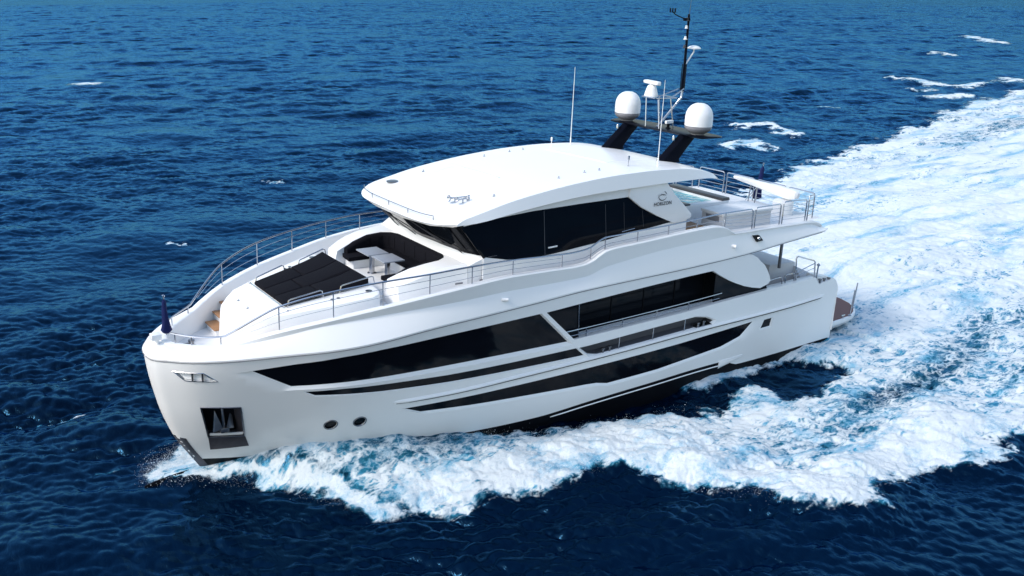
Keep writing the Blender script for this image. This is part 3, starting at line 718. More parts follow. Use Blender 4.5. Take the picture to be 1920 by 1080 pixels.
# ---------------------------------------------------------------- hardtop
zt_ = pch([8.45, 9.15, 10.2, 11.4, 12.7, 14.26, 16.2, 18, 19.6, 20.6, 21.4, 22.0], [8.80, 8.94, 9.19, 9.48, 9.71, 9.92, 10.09, 10.15, 10.12, 10.01, 9.83, 9.62])
zl_ = pch([8.45, 9.15, 10, 12.3, 15, 17.3, 19.1, 20.7, 22.0], [8.70, 8.80, 8.88, 9.22, 9.49, 9.59, 9.64, 9.65, 9.56])
def xf(v): return 8.5 + .08 * abs(v) ** 1.5 + .72 * abs(v) ** 5
def xr(v): return 21.35 + .6 * abs(v) ** 3
def hbw(x): return float(pch([8.4, 9.2, 10.2, 12, 17, 20, 21.2, 22], [3.42, 3.46, 3.50, 3.5, 3.5, 3.45, 3.36, 3.2])(x))
us = [0, .006, .015, .03, .055, .09] + list(np.linspace(.13, .93, 28)) + [.955, .975, .99, 1.0]
vs2 = [-1, -.985, -.96] + list(np.linspace(-.9, .9, 19)) + [.96, .985, 1]
rings = []
for u in us:
    r = []
    e = 0.0
    if u < .03: e = (1 - u / .03) ** 2 * .10
    if u > .975: e = ((u - .975) / .025) ** 2 * .08
    for v in vs2:
        x = xf(v) + (xr(v) - xf(v)) * u
        z = float(zt_(x)) + .07 * (1 - v * v) - e - (.012 if abs(v) > .99 else 0)
        r.append((x, v * hbw(x), z))
    for v in (1, .965, .75, .3, -.3, -.75, -.965, -1):
        x = xf(v) + (xr(v) - xf(v)) * u
        zl = float(zl_(x)); off = .14 if abs(v) == 1 else (.10 if abs(v) > .9 else -.2)
        zl -= 0 if abs(v) == 1 else .035
        top_e = float(zt_(x)) - .03 - e
        k = 1 if u < .001 else 1
        zz_ = min(zl, top_e - .02)
        if u < .03: zz_ = min(zz_, float(zt_(x)) - e - .03)
        sgv = 1 if v > 0 else -1
        yv = sgv * (hbw(x) + (.14 * min(1, u * 14))) if abs(v) == 1 else v * hbw(x)
        r.append((x + (.04 if u == 0 and abs(v) < 1 else 0), yv, zz_))
    rings.append(r)
roof = MB().loft(rings).build("hardtop", WHITE, Y, smooth=24)
def zroof(x, y): return float(zt_(x)) + .07 * (1 - (y / 3.5) ** 2)
# low grab rail along its front edge, horns, lights, aerials
rp = []
for k in range(17):
    v = -.76 + 1.62 * k / 16
    x = xf(v) + .12; rp.append((x, v * 3.45, zroof(x, v * 3.45) + .14))
fr = MB().tube([(rp[0][0], rp[0][1], rp[0][2] - .15)] + rp + [(rp[-1][0], rp[-1][1], rp[-1][2] - .15)], .014, 6).build("roof_rail", STEELD, Y, roof)
for k in (4, 8, 12): MB().tube([rp[k], (rp[k][0], rp[k][1], rp[k][2] - .16)], .014, 6).build("rail_foot", STEELD, Y, roof)
hz = MB()
for y0, x0, L, r in ((-1.75, 10.0, .85, .12), (-2.12, 10.1, .52, .09)):
    z = zroof(x0, y0) + .2
    prof = [(.03, -L), (.03, -.1), (.045, -.05), (r, 0), (r, .01), (r * .7, -.01)]
    ax = Matrix(((0, 0, -1), (0, 1, 0), (1, 0, 0)))
    hz.lathe((x0, y0, z), [(a, -b) for a, b in [(.045, -L), (.05, -L + .08), (.022, -L + .1), (.025, -.14), (.05, -.05), (r, -.0), (r, .015), (r * .75, -.01), (.02, -.06)]], 14, Matrix(((0, 0, 1), (0, 1, 0), (-1, 0, 0))))
    hz.tube([(x0 + .25, y0, z), (x0 + .25, y0, z - .2)], .025, 8); hz.tube([(x0 + L - .08, y0, z), (x0 + L - .08, y0, z - .18)], .03, 8)
hz.build("signal_horn", STEEL, Y, roof)
for sg in (-1, 1):
    for x, y in ((14.26, 2.53), (15.5, 2.5), (16.2, 2.52), (11.39, 2.53)):
        z = zroof(x, y)
        MB().lathe((x, sg * y, z - .01), [(.055, 0), (.055, .015), (.02, .03), (.02, .06), (.03, .075), (.005, .09)], 12).build("deck_light", STEEL, Y, roof)
    an = MB().lathe((18.96, sg * 2.8, zroof(18.96, 2.8) - .01), [(.05, 0), (.05, .03), (.028, .05), (.028, .3), (.018, .32), (.014, 1.9), (.008, 3.3), (.002, 3.35)], 8).build("whip_aerial", DOME, Y, roof)
    b = MB().lathe((17.68, sg * 2.5, zroof(17.68, 2.5) - .01), [(.05, 0), (.05, .02), (.018, .03), (.018, .26), (.04, .27), (.04, .40), (.01, .42)], 10).build("short_aerial", STEEL if sg < 0 else DOME, Y, roof)
z = zroof(10.1, 2.6)
MB().lathe((10.1, 2.6, z - .01), [(.28, 0), (.28, .03), (.2, .05), (.01, .055)], 20).build("roof_hatch", STEELD, Y, roof)
# shallow raised edges of the roof panels
def strip_on_roof(p, w2=.05, h=.012, name="roof_seam"):
    rr = []
    P = [Vector(q) for q in p]
    d = (P[-1] - P[0]).normalized(); nn = Vector((-d.y, d.x))
    for k in range(17):
        c = P[0] + (P[1] - P[0]) * k / 16
        a = c - nn * w2; b = c + nn * w2
        rr.append([(a.x, a.y, zroof(a.x, a.y) - .02), (a.x * .7 + c.x * .3, a.y * .7 + c.y * .3, zroof(c.x, c.y) + h), (b.x * .7 + c.x * .3, b.y * .7 + c.y * .3, zroof(c.x, c.y) + h), (b.x, b.y, zroof(b.x, b.y) - .02)])
    MB().loft(rr).build(name, WHITE, Y, roof, smooth=60)
strip_on_roof([(9.6, 1.9), (12.6, 2.1)]); strip_on_roof([(12.6, 2.1), (12.7, -.9)]); strip_on_roof([(17.0, 1.9), (17.3, -1.6)]); strip_on_roof([(17.3, -1.6), (19.2, -1.6)])

# ---------------------------------------------------------------- radar arch
arch_legs = []
for sg in (-1, 1):
    a = MB()
    ya, yb = sg * 1.62, sg * 1.90
    rings = []
    for x0, x1, z in ((19.70, 21.18, 10.02), (19.83, 21.10, 10.14), (20.35, 21.5, 10.6), (20.80, 21.88, 10.98), (21.0, 22.0, 11.16)):
        w2 = .17
        c = sg * 1.76
        rings.append([(x0, c, z), (x0 + .25, c - w2, z), (x1 - .1, c - w2 * .8, z), (x1, c, z), (x1 - .1, c + w2 * .8, z), (x0 + .25, c + w2, z)])
    a.loft(rings).build("arch_leg", CARBON, Y, bevel=.02)
    MB().lathe((20.72, sg * 1.76, 11.02), [(.06, -.1), (.06, .06), (.04, .1), (.01, .11)], 10).build("arch_light", STEEL, Y)
rings = []
for y in [-3.05, -2.98, -2.8, -2.4, -1.8, -1.0, 0, 1.0, 1.8, 2.4, 2.8, 2.98, 3.05]:
    k = min(1, (3.05 - abs(y)) / .3) ** .5
    x0 = 21.85 - .75 * k - .1 * (1 - abs(y) / 3); x1 = 21.95 + .55 * k
    z = 11.20 - .03 * (abs(y) / 3) ** 2
    rings.append([(x0, y, z - .02), (x0 + .1, y, z - .085 * max(k, .3)), (x1 - .2, y, z - .085 * max(k, .3)), (x1, y, z - .03), (x1 - .05, y, z + .0), (x0 + .08, y, z + .01)])
arch = MB().loft(rings).build("arch_platform", CARBON, Y, smooth=50)
for sg in (-1, 1):
    c = (21.62, sg * 2.2, 11.20)
    d = MB().lathe(c, [(.28, 0), (.28, .04), (.36, .08), (.48, .17), (.545, .25), (.555, .29), (.555, .37)], 40).build("dome_base", GREY, Y)
    dm = MB().lathe(c, [(.54, .345), (.563, .355), (.568, .40), (.568, .66), (.56, .78), (.532, .91), (.478, 1.03), (.40, 1.13), (.30, 1.21), (.17, 1.262), (.0, 1.28)], 40).build("satellite_dome", DOME, Y, smooth=60)
# radar gantry, scanner and tall mast
gz = MB()
tz_ = 12.45
legs = [((21.1, .36), (21.15, .55)), ((21.43, .02), (21.55, .3)), ((21.3, -.43), (21.5, -.2)), ((21.99, -.39), (21.98, -.1))]
leg4 = [((21.12, .42, 11.2), (21.22, .62, tz_)), ((21.12, -.42, 11.2), (21.22, -.12, tz_)), ((21.95, .42, 11.2), (21.9, .55, tz_)), ((21.95, -.42, 11.2), (21.9, -.15, tz_))]
for a_, b_ in leg4: gz.tube([a_, b_], .022, 8)
gz.tube([(21.0, .65, tz_), (21.0, -.15, tz_), (21.15, -.22, tz_), (22.2, -.22, tz_), (22.2, .65, tz_), (21.15, .7, tz_)], .026, 8, True)
gz.build("radar_gantry", STEEL, Y)
sc_ = MB().lathe((21.42, .55, 12.44), [(.30, 0), (.30, .05), (.29, .1), (.22, .34), (.17, .46), (.10, .5), (.01, .5)], 22)
sc_.build("radar_pedestal", DOME, Y)
ba = MB(); d = Vector((-.10, -.46, 0)); c = Vector((21.42, .55, 13.03))
ba.prism([c - d * 1.25 + Vector((-.10, .02, -.07)), c + d * 1.25 + Vector((-.10, .02, -.07)), c + d * 1.25 + Vector((.10, -.02, -.09)), c - d + Vector((.10, -.02, -.09))],
         [c - d * 1.25 + Vector((-.10, .02, .07)), c + d * 1.25 + Vector((-.10, .02, .07)), c + d * 1.25 + Vector((.10, -.02, .09)), c - d + Vector((.10, -.02, .09))])
ba.build("radar_scanner", DOME, Y, bevel=.05)
mb_ = MB().tube([(21.4, .0, 11.2), (22.67, 0, 12.42), (22.71, 0, 12.75)], .05, 10)
mb_.tube([(21.7, .35, tz_), (22.6, .1, 12.80)], .03, 8); mb_.tube([(21.9, -.2, tz_), (22.68, -.1, 12.82)], .03, 8)
mb_.build("mast_strut", STEEL, Y)
ml = MB().tube([(22.69, 0, 12.7), (22.70, 0, 13.9), (22.68, 0, 15.9)], [.066, .058, .048], 10)
for dx, dy in ((-.12, .0), (.12, 0)): ml.tube([(22.69 + dx, dy, 12.75), (22.69 + dx, dy, 13.85)], .02, 6)
mast = ml.build("mast", CARBON, Y)
for z, r in ((14.5, .08), (14.85, .09), (15.3, .07), (15.62, .09)):
    MB().lathe((22.58, -.02, z), [(.02, 0), (r, .01), (r, .035), (.05, .05), (.05, .13), (.02, .14)], 10).tube([(22.58, -.02, z + .02), (22.69, 0, z + .02)], .02, 6).build("mast_lamp", DOME if z in (14.85, 15.3) else DARKGREY, Y, mast)
an = MB().tube([(22.66, 0, 15.68), (22.4, .0, 15.72), (21.9, .0, 15.86), (21.72, 0, 15.98)], .022, 6)
for dx in (-.14, 0, .14): an.tube([(21.72 + dx, 0, 15.94), (21.72 + dx, 0, 16.12)], .03, 6)
an.tube([(21.55, 0, 15.96), (21.92, 0, 15.96)], .015, 6); an.box(22.42, 22.72, -.06, .06, 15.62, 15.74)
an.build("wind_vane", CARBON, Y, mast)
MB().tube([(22.7, 0, 15.88), (22.74, 0, 16.6)], [.012, .005], 6).build("mast_whip", DARKGREY, Y, mast)
MB().tube([(22.72, 0, 13.85), (22.78, 0, 13.86), (23.17, 0, 14.34), (23.17, 0, 14.48)], .03, 8).build("lamp_bracket", DOME, Y, mast)
MB().lathe((23.17, 0, 14.48), [(.03, -.03), (.28, 0), (.29, .03), (.2, .1), (.08, .13), (.02, .14)], 20).build("mushroom_aerial", DOME, Y, mast)
sr = MB().lathe((21.62, -.45, 11.2), [(.12, 0), (.12, .03), (.06, .06), (.07, .2), (.02, .22)], 12).build("small_radar_foot", BLACK, Y, arch)
MB().prism([(21.42, -.55, 11.4), (21.95, -.42, 11.4), (21.95, -.3, 11.4), (21.42, -.43, 11.4)], [(21.42, -.55, 11.54), (21.95, -.42, 11.54), (21.95, -.3, 11.54), (21.42, -.43, 11.54)]).build("small_radar", DOME, Y, arch, bevel=.03)

# ---------------------------------------------------------------- after deck: spa pool, crane
tub = MB().loft([[(21.9, -1.6, 7.3), (24.75, -1.5, 7.3), (24.75, 1.9, 7.3), (21.9, 1.9, 7.3)], [(21.9, -1.6, 8.02), (24.75, -1.5, 8.02), (24.75, 1.9, 8.02), (21.9, 1.9, 8.02)],
                 [(22.25, -1.22, 8.02), (24.3, -1.18, 8.02), (24.3, 1.6, 8.02), (22.25, 1.6, 8.02)], [(22.3, -1.15, 7.5), (24.2, -1.1, 7.5), (24.2, 1.5, 7.5), (22.3, 1.5, 7.5)]], True, True)
spa = tub.build("spa_pool", WHITE2, Y, bevel=.02)
MB().prism([(24.32, -1.5, 8.023), (24.8, -1.5, 8.023), (24.8, 1.95, 8.023), (24.32, 1.95, 8.023)], [(24.34, -1.48, 8.15), (24.78, -1.48, 8.15), (24.78, 1.93, 8.15), (24.34, 1.93, 8.15)]).build("spa_rim", DARKGREY, Y, spa, bevel=.02)
MB().prism([(21.85, -1.62, 8.023), (22.24, -1.62, 8.023), (22.24, -1.1, 8.023), (21.85, -1.1, 8.023)], [(21.85, -1.62, 8.1), (22.24, -1.62, 8.1), (22.24, -1.1, 8.1), (21.85, -1.1, 8.1)]).build("spa_rim", DARKGREY, Y, spa, bevel=.02)
AQUA, nt, b = nodes("pool_water")
b.inputs["Base Color"].default_value = (0.10, 0.50, 0.55, 1); b.inputs["Roughness"].default_value = 0.08
tc = nt.nodes.new("ShaderNodeTexCoord"); nz = nt.nodes.new("ShaderNodeTexVoronoi"); nz.inputs["Scale"].default_value = 3.2
nt.links.new(tc.outputs["Object"], nz.inputs["Vector"])
cr = nt.nodes.new("ShaderNodeValToRGB"); cr.color_ramp.elements[0].color = (0.02, .29, .35, 1); cr.color_ramp.elements[1].color = (.20, .58, .62, 1)
nt.links.new(nz.outputs["Distance"], cr.inputs[0]); nt.links.new(cr.outputs[0], b.inputs["Base Color"])
bp = nt.nodes.new("ShaderNodeBump"); bp.inputs["Strength"].default_value = .5; bp.inputs["Distance"].default_value = .1; nt.links.new(nz.outputs["Distance"], bp.inputs["Height"]); nt.links.new(bp.outputs[0], b.inputs["Normal"])
MB().add([(22.2, -1.25, 7.93), (24.35, -1.25, 7.93), (24.35, 1.65, 7.93), (22.2, 1.65, 7.93)], [(0, 1, 2, 3)]).build("pool_water", AQUA, Y, spa)
MB().box(20.4, 21.85, -2.9, 2.6, 7.25, 7.46).build("bar_floor", TEAK, Y)
MB().box(20.5, 21.4, -1.2, 2.2, 7.46, 8.3).build("bar_counter", BOXGREY, Y, bevel=.03)
cp = MB().lathe((27.15, -2.55, 7.38), [(.46, 0), (.46, .55), (.44, .62), (.40, .66)], 28).build("crane_pedestal", WHITE, Y)
c0, c1 = Vector((27.55, -3.05, 8.30)), Vector((26.85, .25, 8.60)); d = (c1 - c0).normalized(); s = Vector((-d.y, d.x, 0)).normalized()
cb = MB(); rings = []
for t, w2, h0, h1 in ((0, .10, -.04, .10), (.03, .20, -.18, .16), (.12, .23, -.26, .19), (.3, .21, -.22, .17), (.6, .18, -.12, .15), (.9, .15, -.05, .13), (.97, .12, -.03, .11), (1.0, .06, .02, .08)):
    p = c0 + (c1 - c0) * t
    rings.append([p + s * w2 + Vector((0, 0, h0)), p + s * w2 + Vector((0, 0, h1 - .06)), p + s * (w2 - .06) + Vector((0, 0, h1)), p - s * (w2 - .06) + Vector((0, 0, h1)), p - s * w2 + Vector((0, 0, h1 - .06)), p - s * w2 + Vector((0, 0, h0))])
cb.loft(rings).build("crane_boom", WHITE, Y, bevel=.02)
cd = MB()
for t in (.62, .72):
    p = c0 + (c1 - c0) * t; cd.tube([p, (p.x - .1, p.y, 7.4)], .03, 6)
cd.tube([c0 + (c1 - c0) * .6, c0 + (c1 - c0) * .78 + Vector((0, 0, -.9))], .022, 6)
cd.build("crane_rest", STEEL, Y)
p = c0 + (c1 - c0) * .32 - s * .30
MB().box(p.x - .16, p.x - .08, p.y - .1, p.y + .1, 8.36, 8.5).tube([(p.x - .12, p.y, 8.43), (p.x - .25, p.y + .7, 8.5)], .015, 6).build("crane_hook", DARKGREY, Y)
# deck floodlight recess and small fittings on the bulwark
for sg in (-1, 1):
    q = 4.47
    fl_ = [(23.12, 7.26), (23.46, 7.25), (23.66, 7.02), (23.28, 7.00)]
    MB().prism([(x, sg * (4.38 + .3 * (7.4 - z)), z) for x, z in fl_], [(x, sg * (4.475 + .3 * (7.4 - z)), z) for x, z in fl_]).build("vent_grille", BLACK, Y)
    MB().lathe((23.4, sg * 4.56, 7.13), [(.01, -.01), (.08, .0), (.07, .03), (.02, .05)], 12, Matrix(((1, 0, 0), (0, 0, sg), (0, 1, 0)))).build("grille_lamp", STEEL, Y)
    MB().tube([(21.9, sg * 4.46, 6.96), (21.98, sg * 4.66, 6.96)], .08, 12).build("side_lamp", WHITE, Y)
    MB().tube([(10.55, sg * 4.5, 6.33), (10.75, sg * 4.60, 6.33)], .06, 12).build("side_lamp", WHITE, Y)
    # little vents and plates in the passage wall
    for x in (9.3, 10.3):
        MB().box(x, x + .3, min(sg * 3.44, sg * 3.46), max(sg * 3.44, sg * 3.46), 6.75, 6.81).build("wall_vent", GREY, Y)

# ship's emblem and name on the wing plate
def text_obj(body, size, x0, z0, y, width, name):
    cu = bpy.data.curves.new(name, 'FONT'); cu.body = body; cu.size = size; cu.extrude = .004; cu.space_character = 1.06
    tmp = bpy.data.objects.new("tmp", cu); COL.objects.link(tmp)
    bpy.context.view_layer.update()
    me = bpy.data.meshes.new_from_object(tmp.evaluated_get(bpy.context.evaluated_depsgraph_get()))
    bpy.data.objects.remove(tmp); bpy.data.curves.remove(cu)
    co = np.array([v.co[:] for v in me.vertices]); k = width / (co[:, 0].max() - co[:, 0].min()); mn = co[:, 0].min(); kz = .145 / (co[:, 1].max() - co[:, 1].min())
    mbx = MB().add([(x0 + (c[0] - mn) * k, y - c[2], z0 + c[1] * kz + (c[0] - mn) * k * .02) for c in co], [tuple(p.vertices) for p in me.polygons])
    bpy.data.meshes.remove(me)
    return mbx.build(name, INK, Y, smooth=20, recalc=False)
text_obj("HORIZON", .135, 18.24, 8.735, -3.555, .92, "name_lettering")
lg = MB()
def arc(cx, cz, rx, rz, a0, a1, w0, w1, n=22, rot=0.0):
    P = []; Q = []
    for i in range(n + 1):
        t = i / n; q = rad(a0 + (a1 - a0) * t); wd = w0 + (w1 - w0) * math.sin(math.pi * t)
        for L, rr_ in ((P, 1.0), (Q, 1.0)):
            k = wd if L is P else 0
            x, z = (rx - k) * math.cos(q), (rz - k) * math.sin(q)
            L.append((cx + x * math.cos(rot) - z * math.sin(rot), -3.556, cz + x * math.sin(rot) + z * math.cos(rot)))
    lg.add(P + Q, [(i, i + 1, n + 2 + i, n + 1 + i) for i in range(n)])
arc(18.66, 9.12, .225, .19, 150, 345, .008, .035)
arc(18.66, 9.12, .225, .19, 10, 75, .006, .03)
arc(18.66, 9.00, .24, .19, 38, 150, .006, .03)
arc(18.56, 9.06, .20, .14, 20, 100, .004, .022)
lg.build("emblem", INK, Y, recalc=False)

# ================================================================ loose things on board
# sun bed: three long cushions with cross seams
SP = Thing("sun_bed", "wide black sun bed of three long cushions on the white foredeck", "sun bed", (5.3, 0, ztr(5.3)))
def cushion(yf0, yf1, splits):
    mb = MB()
    xa, xb = 3.92, 6.78
    for a, b in zip(splits[:-1], splits[1:]):
        rings = []
        X0, X1 = xa + (xb - xa) * a + .018, xa + (xb - xa) * b - .012
        hw = lambda x: 1.39 + (x - 3.9) * .176
        for ins, dz in ((0, .0), (0, .07), (.025, .105), (.07, .118)):
            r = []
            for x, f in ((X0 + ins, 0), (X0 + (X1 - X0) * .33, 0), (X0 + (X1 - X0) * .66, 0), (X1 - ins, 0), (X1 - ins, 1), (X0 + (X1 - X0) * .66, 1), (X0 + (X1 - X0) * .33, 1), (X0 + ins, 1)):
                yv = hw(x) * (yf0 if f == 0 else yf1) + (ins + .008 if f == 0 else -ins - .008)
                bump = .10 * max(0, (x - 6.0) / .75) ** 1.3
                r.append((x, yv, ztr(x) + .004 + dz + bump * (dz > .01)))
            rings.append(r)
        mb.loft(rings)
    return mb
cushion(-1, -.36, (0, .44, 1)).build("cushion", FABRIC, SP, smooth=50)
cushion(-.36, .30, (0, .36, 1)).build("cushion", FABRIC, SP, smooth=50)
cushion(.30, 1, (0, .52, 1)).build("cushion", FABRIC, SP, smooth=50)
fr_ = MB()
fr_.tube([(3.84, -1.45, ztr(3.84) + .05), (3.84, 1.45, ztr(3.84) + .05)], .022, 6)
fr_.build("bed_rail", STEEL, SP)

# U-shaped sofa
SF = Thing("sofa", "U-shaped black sofa in the white recess below the windscreen", "sofa", (8.9, 0, 6.3))
inner = [(7.72, 2.03, 6.90), (8.1, 2.1, 7.1), (8.75, 2.21, 7.27), (9.35, 2.21, 7.31), (9.68, 1.98, 7.32), (9.83, 1.62, 7.32), (9.83, .8, 7.32), (9.83, 0, 7.32)]
path = inner + [(x, -y, z) for x, y, z in reversed(inner[:-1])]
n = len(path)
outer_, inn_ = [], []
for i in range(n):
    a = Vector(path[max(0, i - 1)][:2]); b = Vector(path[min(n - 1, i + 1)][:2]); d = (b - a).normalized(); nn = Vector((d.y, -d.x))
    c = Vector((8.6, 0)); p = Vector(path[i][:2])
    if (c - p).dot(nn) < 0: nn = -nn
    inn_.append(p + nn * .20); outer_.append(p)
rg = []
for i in range(n):
    p, q, z = outer_[i], inn_[i], path[i][2]; m = (p + q) * .5
    o2 = p + (p - q) * .1
    rg.append([(q.x, q.y, 6.6), (q.x, q.y, z - .09), ((m.x + q.x) / 2, (m.y + q.y) / 2, z - .01), (m.x, m.y, z + .015), (o2.x, o2.y, z + .012), (o2.x, o2.y, z - .05), (p.x, p.y, 6.6)])
MB().loft(rg).build("backrest", FABRIC, SF, smooth=50)
for i in range(2, n - 2):
    p, q, z = outer_[i], inn_[i], path[i][2]
    u_ = (q - p).normalized() * .006
    sm = MB().tube([(q.x + u_.x, q.y + u_.y, 6.8), (q.x + u_.x, q.y + u_.y, z - .08), ((p.x + q.x) / 2, (p.y + q.y) / 2, z + .018)], .008, 5)
    sm.build("seam", BLACK, SF)
for nm, q in (("starboard", 1), ("port", -1)):
    MB().prism([(7.55, q * 1.28, 6.58), (9.0, q * 1.28, 6.58), (9.0, q * 2.02, 6.58), (7.62, q * 2.0, 6.58)], [(7.55, q * 1.28, 6.74), (9.0, q * 1.28, 6.74), (9.0, q * 2.02, 6.74), (7.62, q * 2.0, 6.74)]).build("seat_cushion", FABRIC, SF, bevel=.03)
MB().prism([(9.02, -2.0, 6.58), (9.66, -1.8, 6.58), (9.66, 1.8, 6.58), (9.02, 2.0, 6.58)], [(9.0, -2.0, 6.74), (9.66, -1.8, 6.74), (9.66, 1.8, 6.74), (9.0, 2.0, 6.74)]).build("seat_cushion", FABRIC, SF, bevel=.03)

# two pedestal tables
def table(cx, cy, label):
    T = Thing("cocktail_table", label, "table", (cx, cy, 6.27), "pedestal tables in front of the sofa")
    MB().prism([(cx - .42, cy - .50, 7.07), (cx + .42, cy - .50, 7.07), (cx + .42, cy + .50, 7.07), (cx - .42, cy + .50, 7.07)], [(cx - .42, cy - .50, 7.12), (cx + .42, cy - .50, 7.12), (cx + .42, cy + .50, 7.12), (cx - .42, cy + .50, 7.12)]).build("tabletop", STONE, T, bevel=.012)
    p = MB().lathe((cx - .02, cy, 6.27), [(.17, 0), (.17, .03), (.10, .04), (.10, .8)], 24).build("pedestal", STEEL, T)
table(8.14, .53, "grey square table on a steel pedestal, by the starboard arm of the sofa")
table(8.22, -.55, "grey square table on a steel pedestal, nearest the port gap in the sofa")

# furled flags
def flag(origin, rake, h, label, s=1.0):
    F = Thing("furled_flag", label, "flag", origin, "furled flags in navy covers")
    o = Vector(origin); top = o + Vector((rake, 0, h))
    MB().tube([o, top], .022, 8).lathe(top, [(.01, -.02), (.05, .02), (.05, .06), (.01, .09)], 10).build("flagpole", STEEL, F)
    rings = []
    for t, rr_ in ((.06, .12), (.12, .20), (.24, .16), (.42, .12), (.65, .095), (.86, .08), (.95, .03)):
        p = o + (top - o) * t
        rings.append([(p.x + rr_ * s * (1 + .16 * math.sin(3 * q + 9 * t)) * math.cos(q), p.y + rr_ * s * (1 + .2 * math.sin(4 * q - 7 * t)) * math.sin(q), p.z) for q in [2 * math.pi * j / 18 for j in range(18)]])
    MB().loft(rings).build("cover", NAVY, F, smooth=70)
flag((.45, 0.02, 5.30), -.03, 1.30, "navy furled flag on the short staff at the bow rail", .85)
flag((28.35, .05, 7.38), .25, 1.75, "navy furled flag at the stern rail behind the crane", 1.1)

# covered deck box
DB = Thing("deck_box", "long pale grey deck box with a dark front panel beside the spa pool", "deck box", (23.5, -3.0, 7.45))
MB().prism([(22.05, -3.72, 7.40), (25.0, -3.72, 7.40), (25.0, -2.15, 7.40), (22.05, -2.5, 7.40)], [(22.05, -3.72, 8.0), (25.0, -3.72, 8.0), (25.0, -2.15, 8.0), (22.05, -2.5, 8.0)]).build("body", BOXGREY, DB, bevel=.03)
MB().prism([(22.0, -3.76, 8.003), (25.05, -3.76, 8.003), (25.05, -2.1, 8.003), (22.0, -2.46, 8.003)], [(22.0, -3.76, 8.12), (25.05, -3.76, 8.12), (25.05, -2.1, 8.12), (22.0, -2.46, 8.12)]).build("lid", WHITE2, DB, bevel=.03)
MB().box(22.035, 22.06, -3.5, -2.75, 7.72, 7.95).build("front_panel", GREY, DB)

# ================================================================ the sea
rng = np.random.default_rng(11)
def tile(L, n, lam0, lam1, hs, wind, spread, seed, peak):
    """periodic patch of a random sea between two wavelengths: height and the two choppy offsets"""
    r = np.random.default_rng(seed)
    k = 2 * np.pi * np.fft.fftfreq(n, L / n); KX, KY = np.meshgrid(k, k, indexing='ij'); K = np.hypot(KX, KY); K[0, 0] = 1
    lam = 2 * np.pi / K
    th = np.arctan2(KY, KX) - wind
    dirw = np.maximum(np.cos(th), 0) ** spread + .06
    S = K ** -3.6 * np.exp(-1.25 * (2 * np.pi / peak / K) ** 2) * dirw / K ** .0
    S *= (lam >= lam0) & (lam <= lam1)
    S[0, 0] = 0
    A = np.sqrt(S) * (r.normal(size=(n, n)) + 1j * r.normal(size=(n, n)))
    h = np.fft.ifft2(A)
    sc = hs / 4 / h.real.std()
    dxx = np.fft.ifft2(A * -1j * KX / K).real * sc; dyy = np.fft.ifft2(A * -1j * KY / K).real * sc
    return (h.real * sc).astype(np.float32), dxx.astype(np.float32), dyy.astype(np.float32)
def sample(T, L, x, y):
    n = T[0].shape[0]; u = (x / L * n) % n; v = (y / L * n) % n
    i = np.floor(u).astype(np.int32); j = np.floor(v).astype(np.int32); a = (u - i).astype(np.float32); b = (v - j).astype(np.float32)
    i %= n; j %= n; i1 = (i + 1) % n; j1 = (j + 1) % n
    return [t[i, j] * (1 - a) * (1 - b) + t[i1, j] * a * (1 - b) + t[i, j1] * (1 - a) * b + t[i1, j1] * a * b for t in T]
WIND = rad(238)
bands = [
    (tile(173.0, 512, 7.0, 40.0, .38, WIND, 2.0, 3, 15.0), 173.0, 7.0),
    (tile(71.0, 768, 2.2, 7.0, .24, WIND + .2, 2.4, 5, 6.0), 71.0, 2.2),
    (tile(29.0, 768, .30, 2.2, .12, WIND - .15, 3.0, 9, 1.5), 29.0, .5),
]
# noise for broken water
def fbm(x, y, L, n, seed, beta=1.7, lo=None):
    key = (L, n, seed, beta)
    if key not in fbm.c:
        r = np.random.default_rng(seed); k = np.fft.fftfreq(n, 1.0 / n); KX, KY = np.meshgrid(k, k, indexing='ij'); K = np.hypot(KX, KY); K[0, 0] = 1
        A = K ** -beta * (K > (lo or 1)) * (r.normal(size=(n, n)) + 1j * r.normal(size=(n, n))); A[0, 0] = 0
        h = np.fft.ifft2(A).real; fbm.c[key] = ((h / h.std()).astype(np.float32),)
    return sample(fbm.c[key], L, x, y)[0]
fbm.c = {}

# polar sheet of water: fine in the sector in front of the boat, coarse elsewhere, out to the horizon
NA, NR = 1180, 1560
a0 = math.atan2(FWD.y, FWD.x)
ang = np.concatenate([a0 + np.linspace(-.72, .72, NA), a0 + np.linspace(.72, 2 * math.pi - .72, 92)[1:-1]])
r = np.concatenate([[0.5, 4, 8], np.exp(np.linspace(math.log(11), math.log(420), NR)), np.exp(np.linspace(math.log(430), math.log(9000), 120))])
RR, AA = np.meshgrid(r, ang, indexing='ij')
X = (CAM.x + RR * np.cos(AA)).ravel(); Yw = (CAM.y + RR * np.sin(AA)).ravel(); RF = RR.ravel()

def smooth01(x, a, b):
    t = np.clip((x - a) / (b - a), 0, 1); return t * t * (3 - 2 * t)

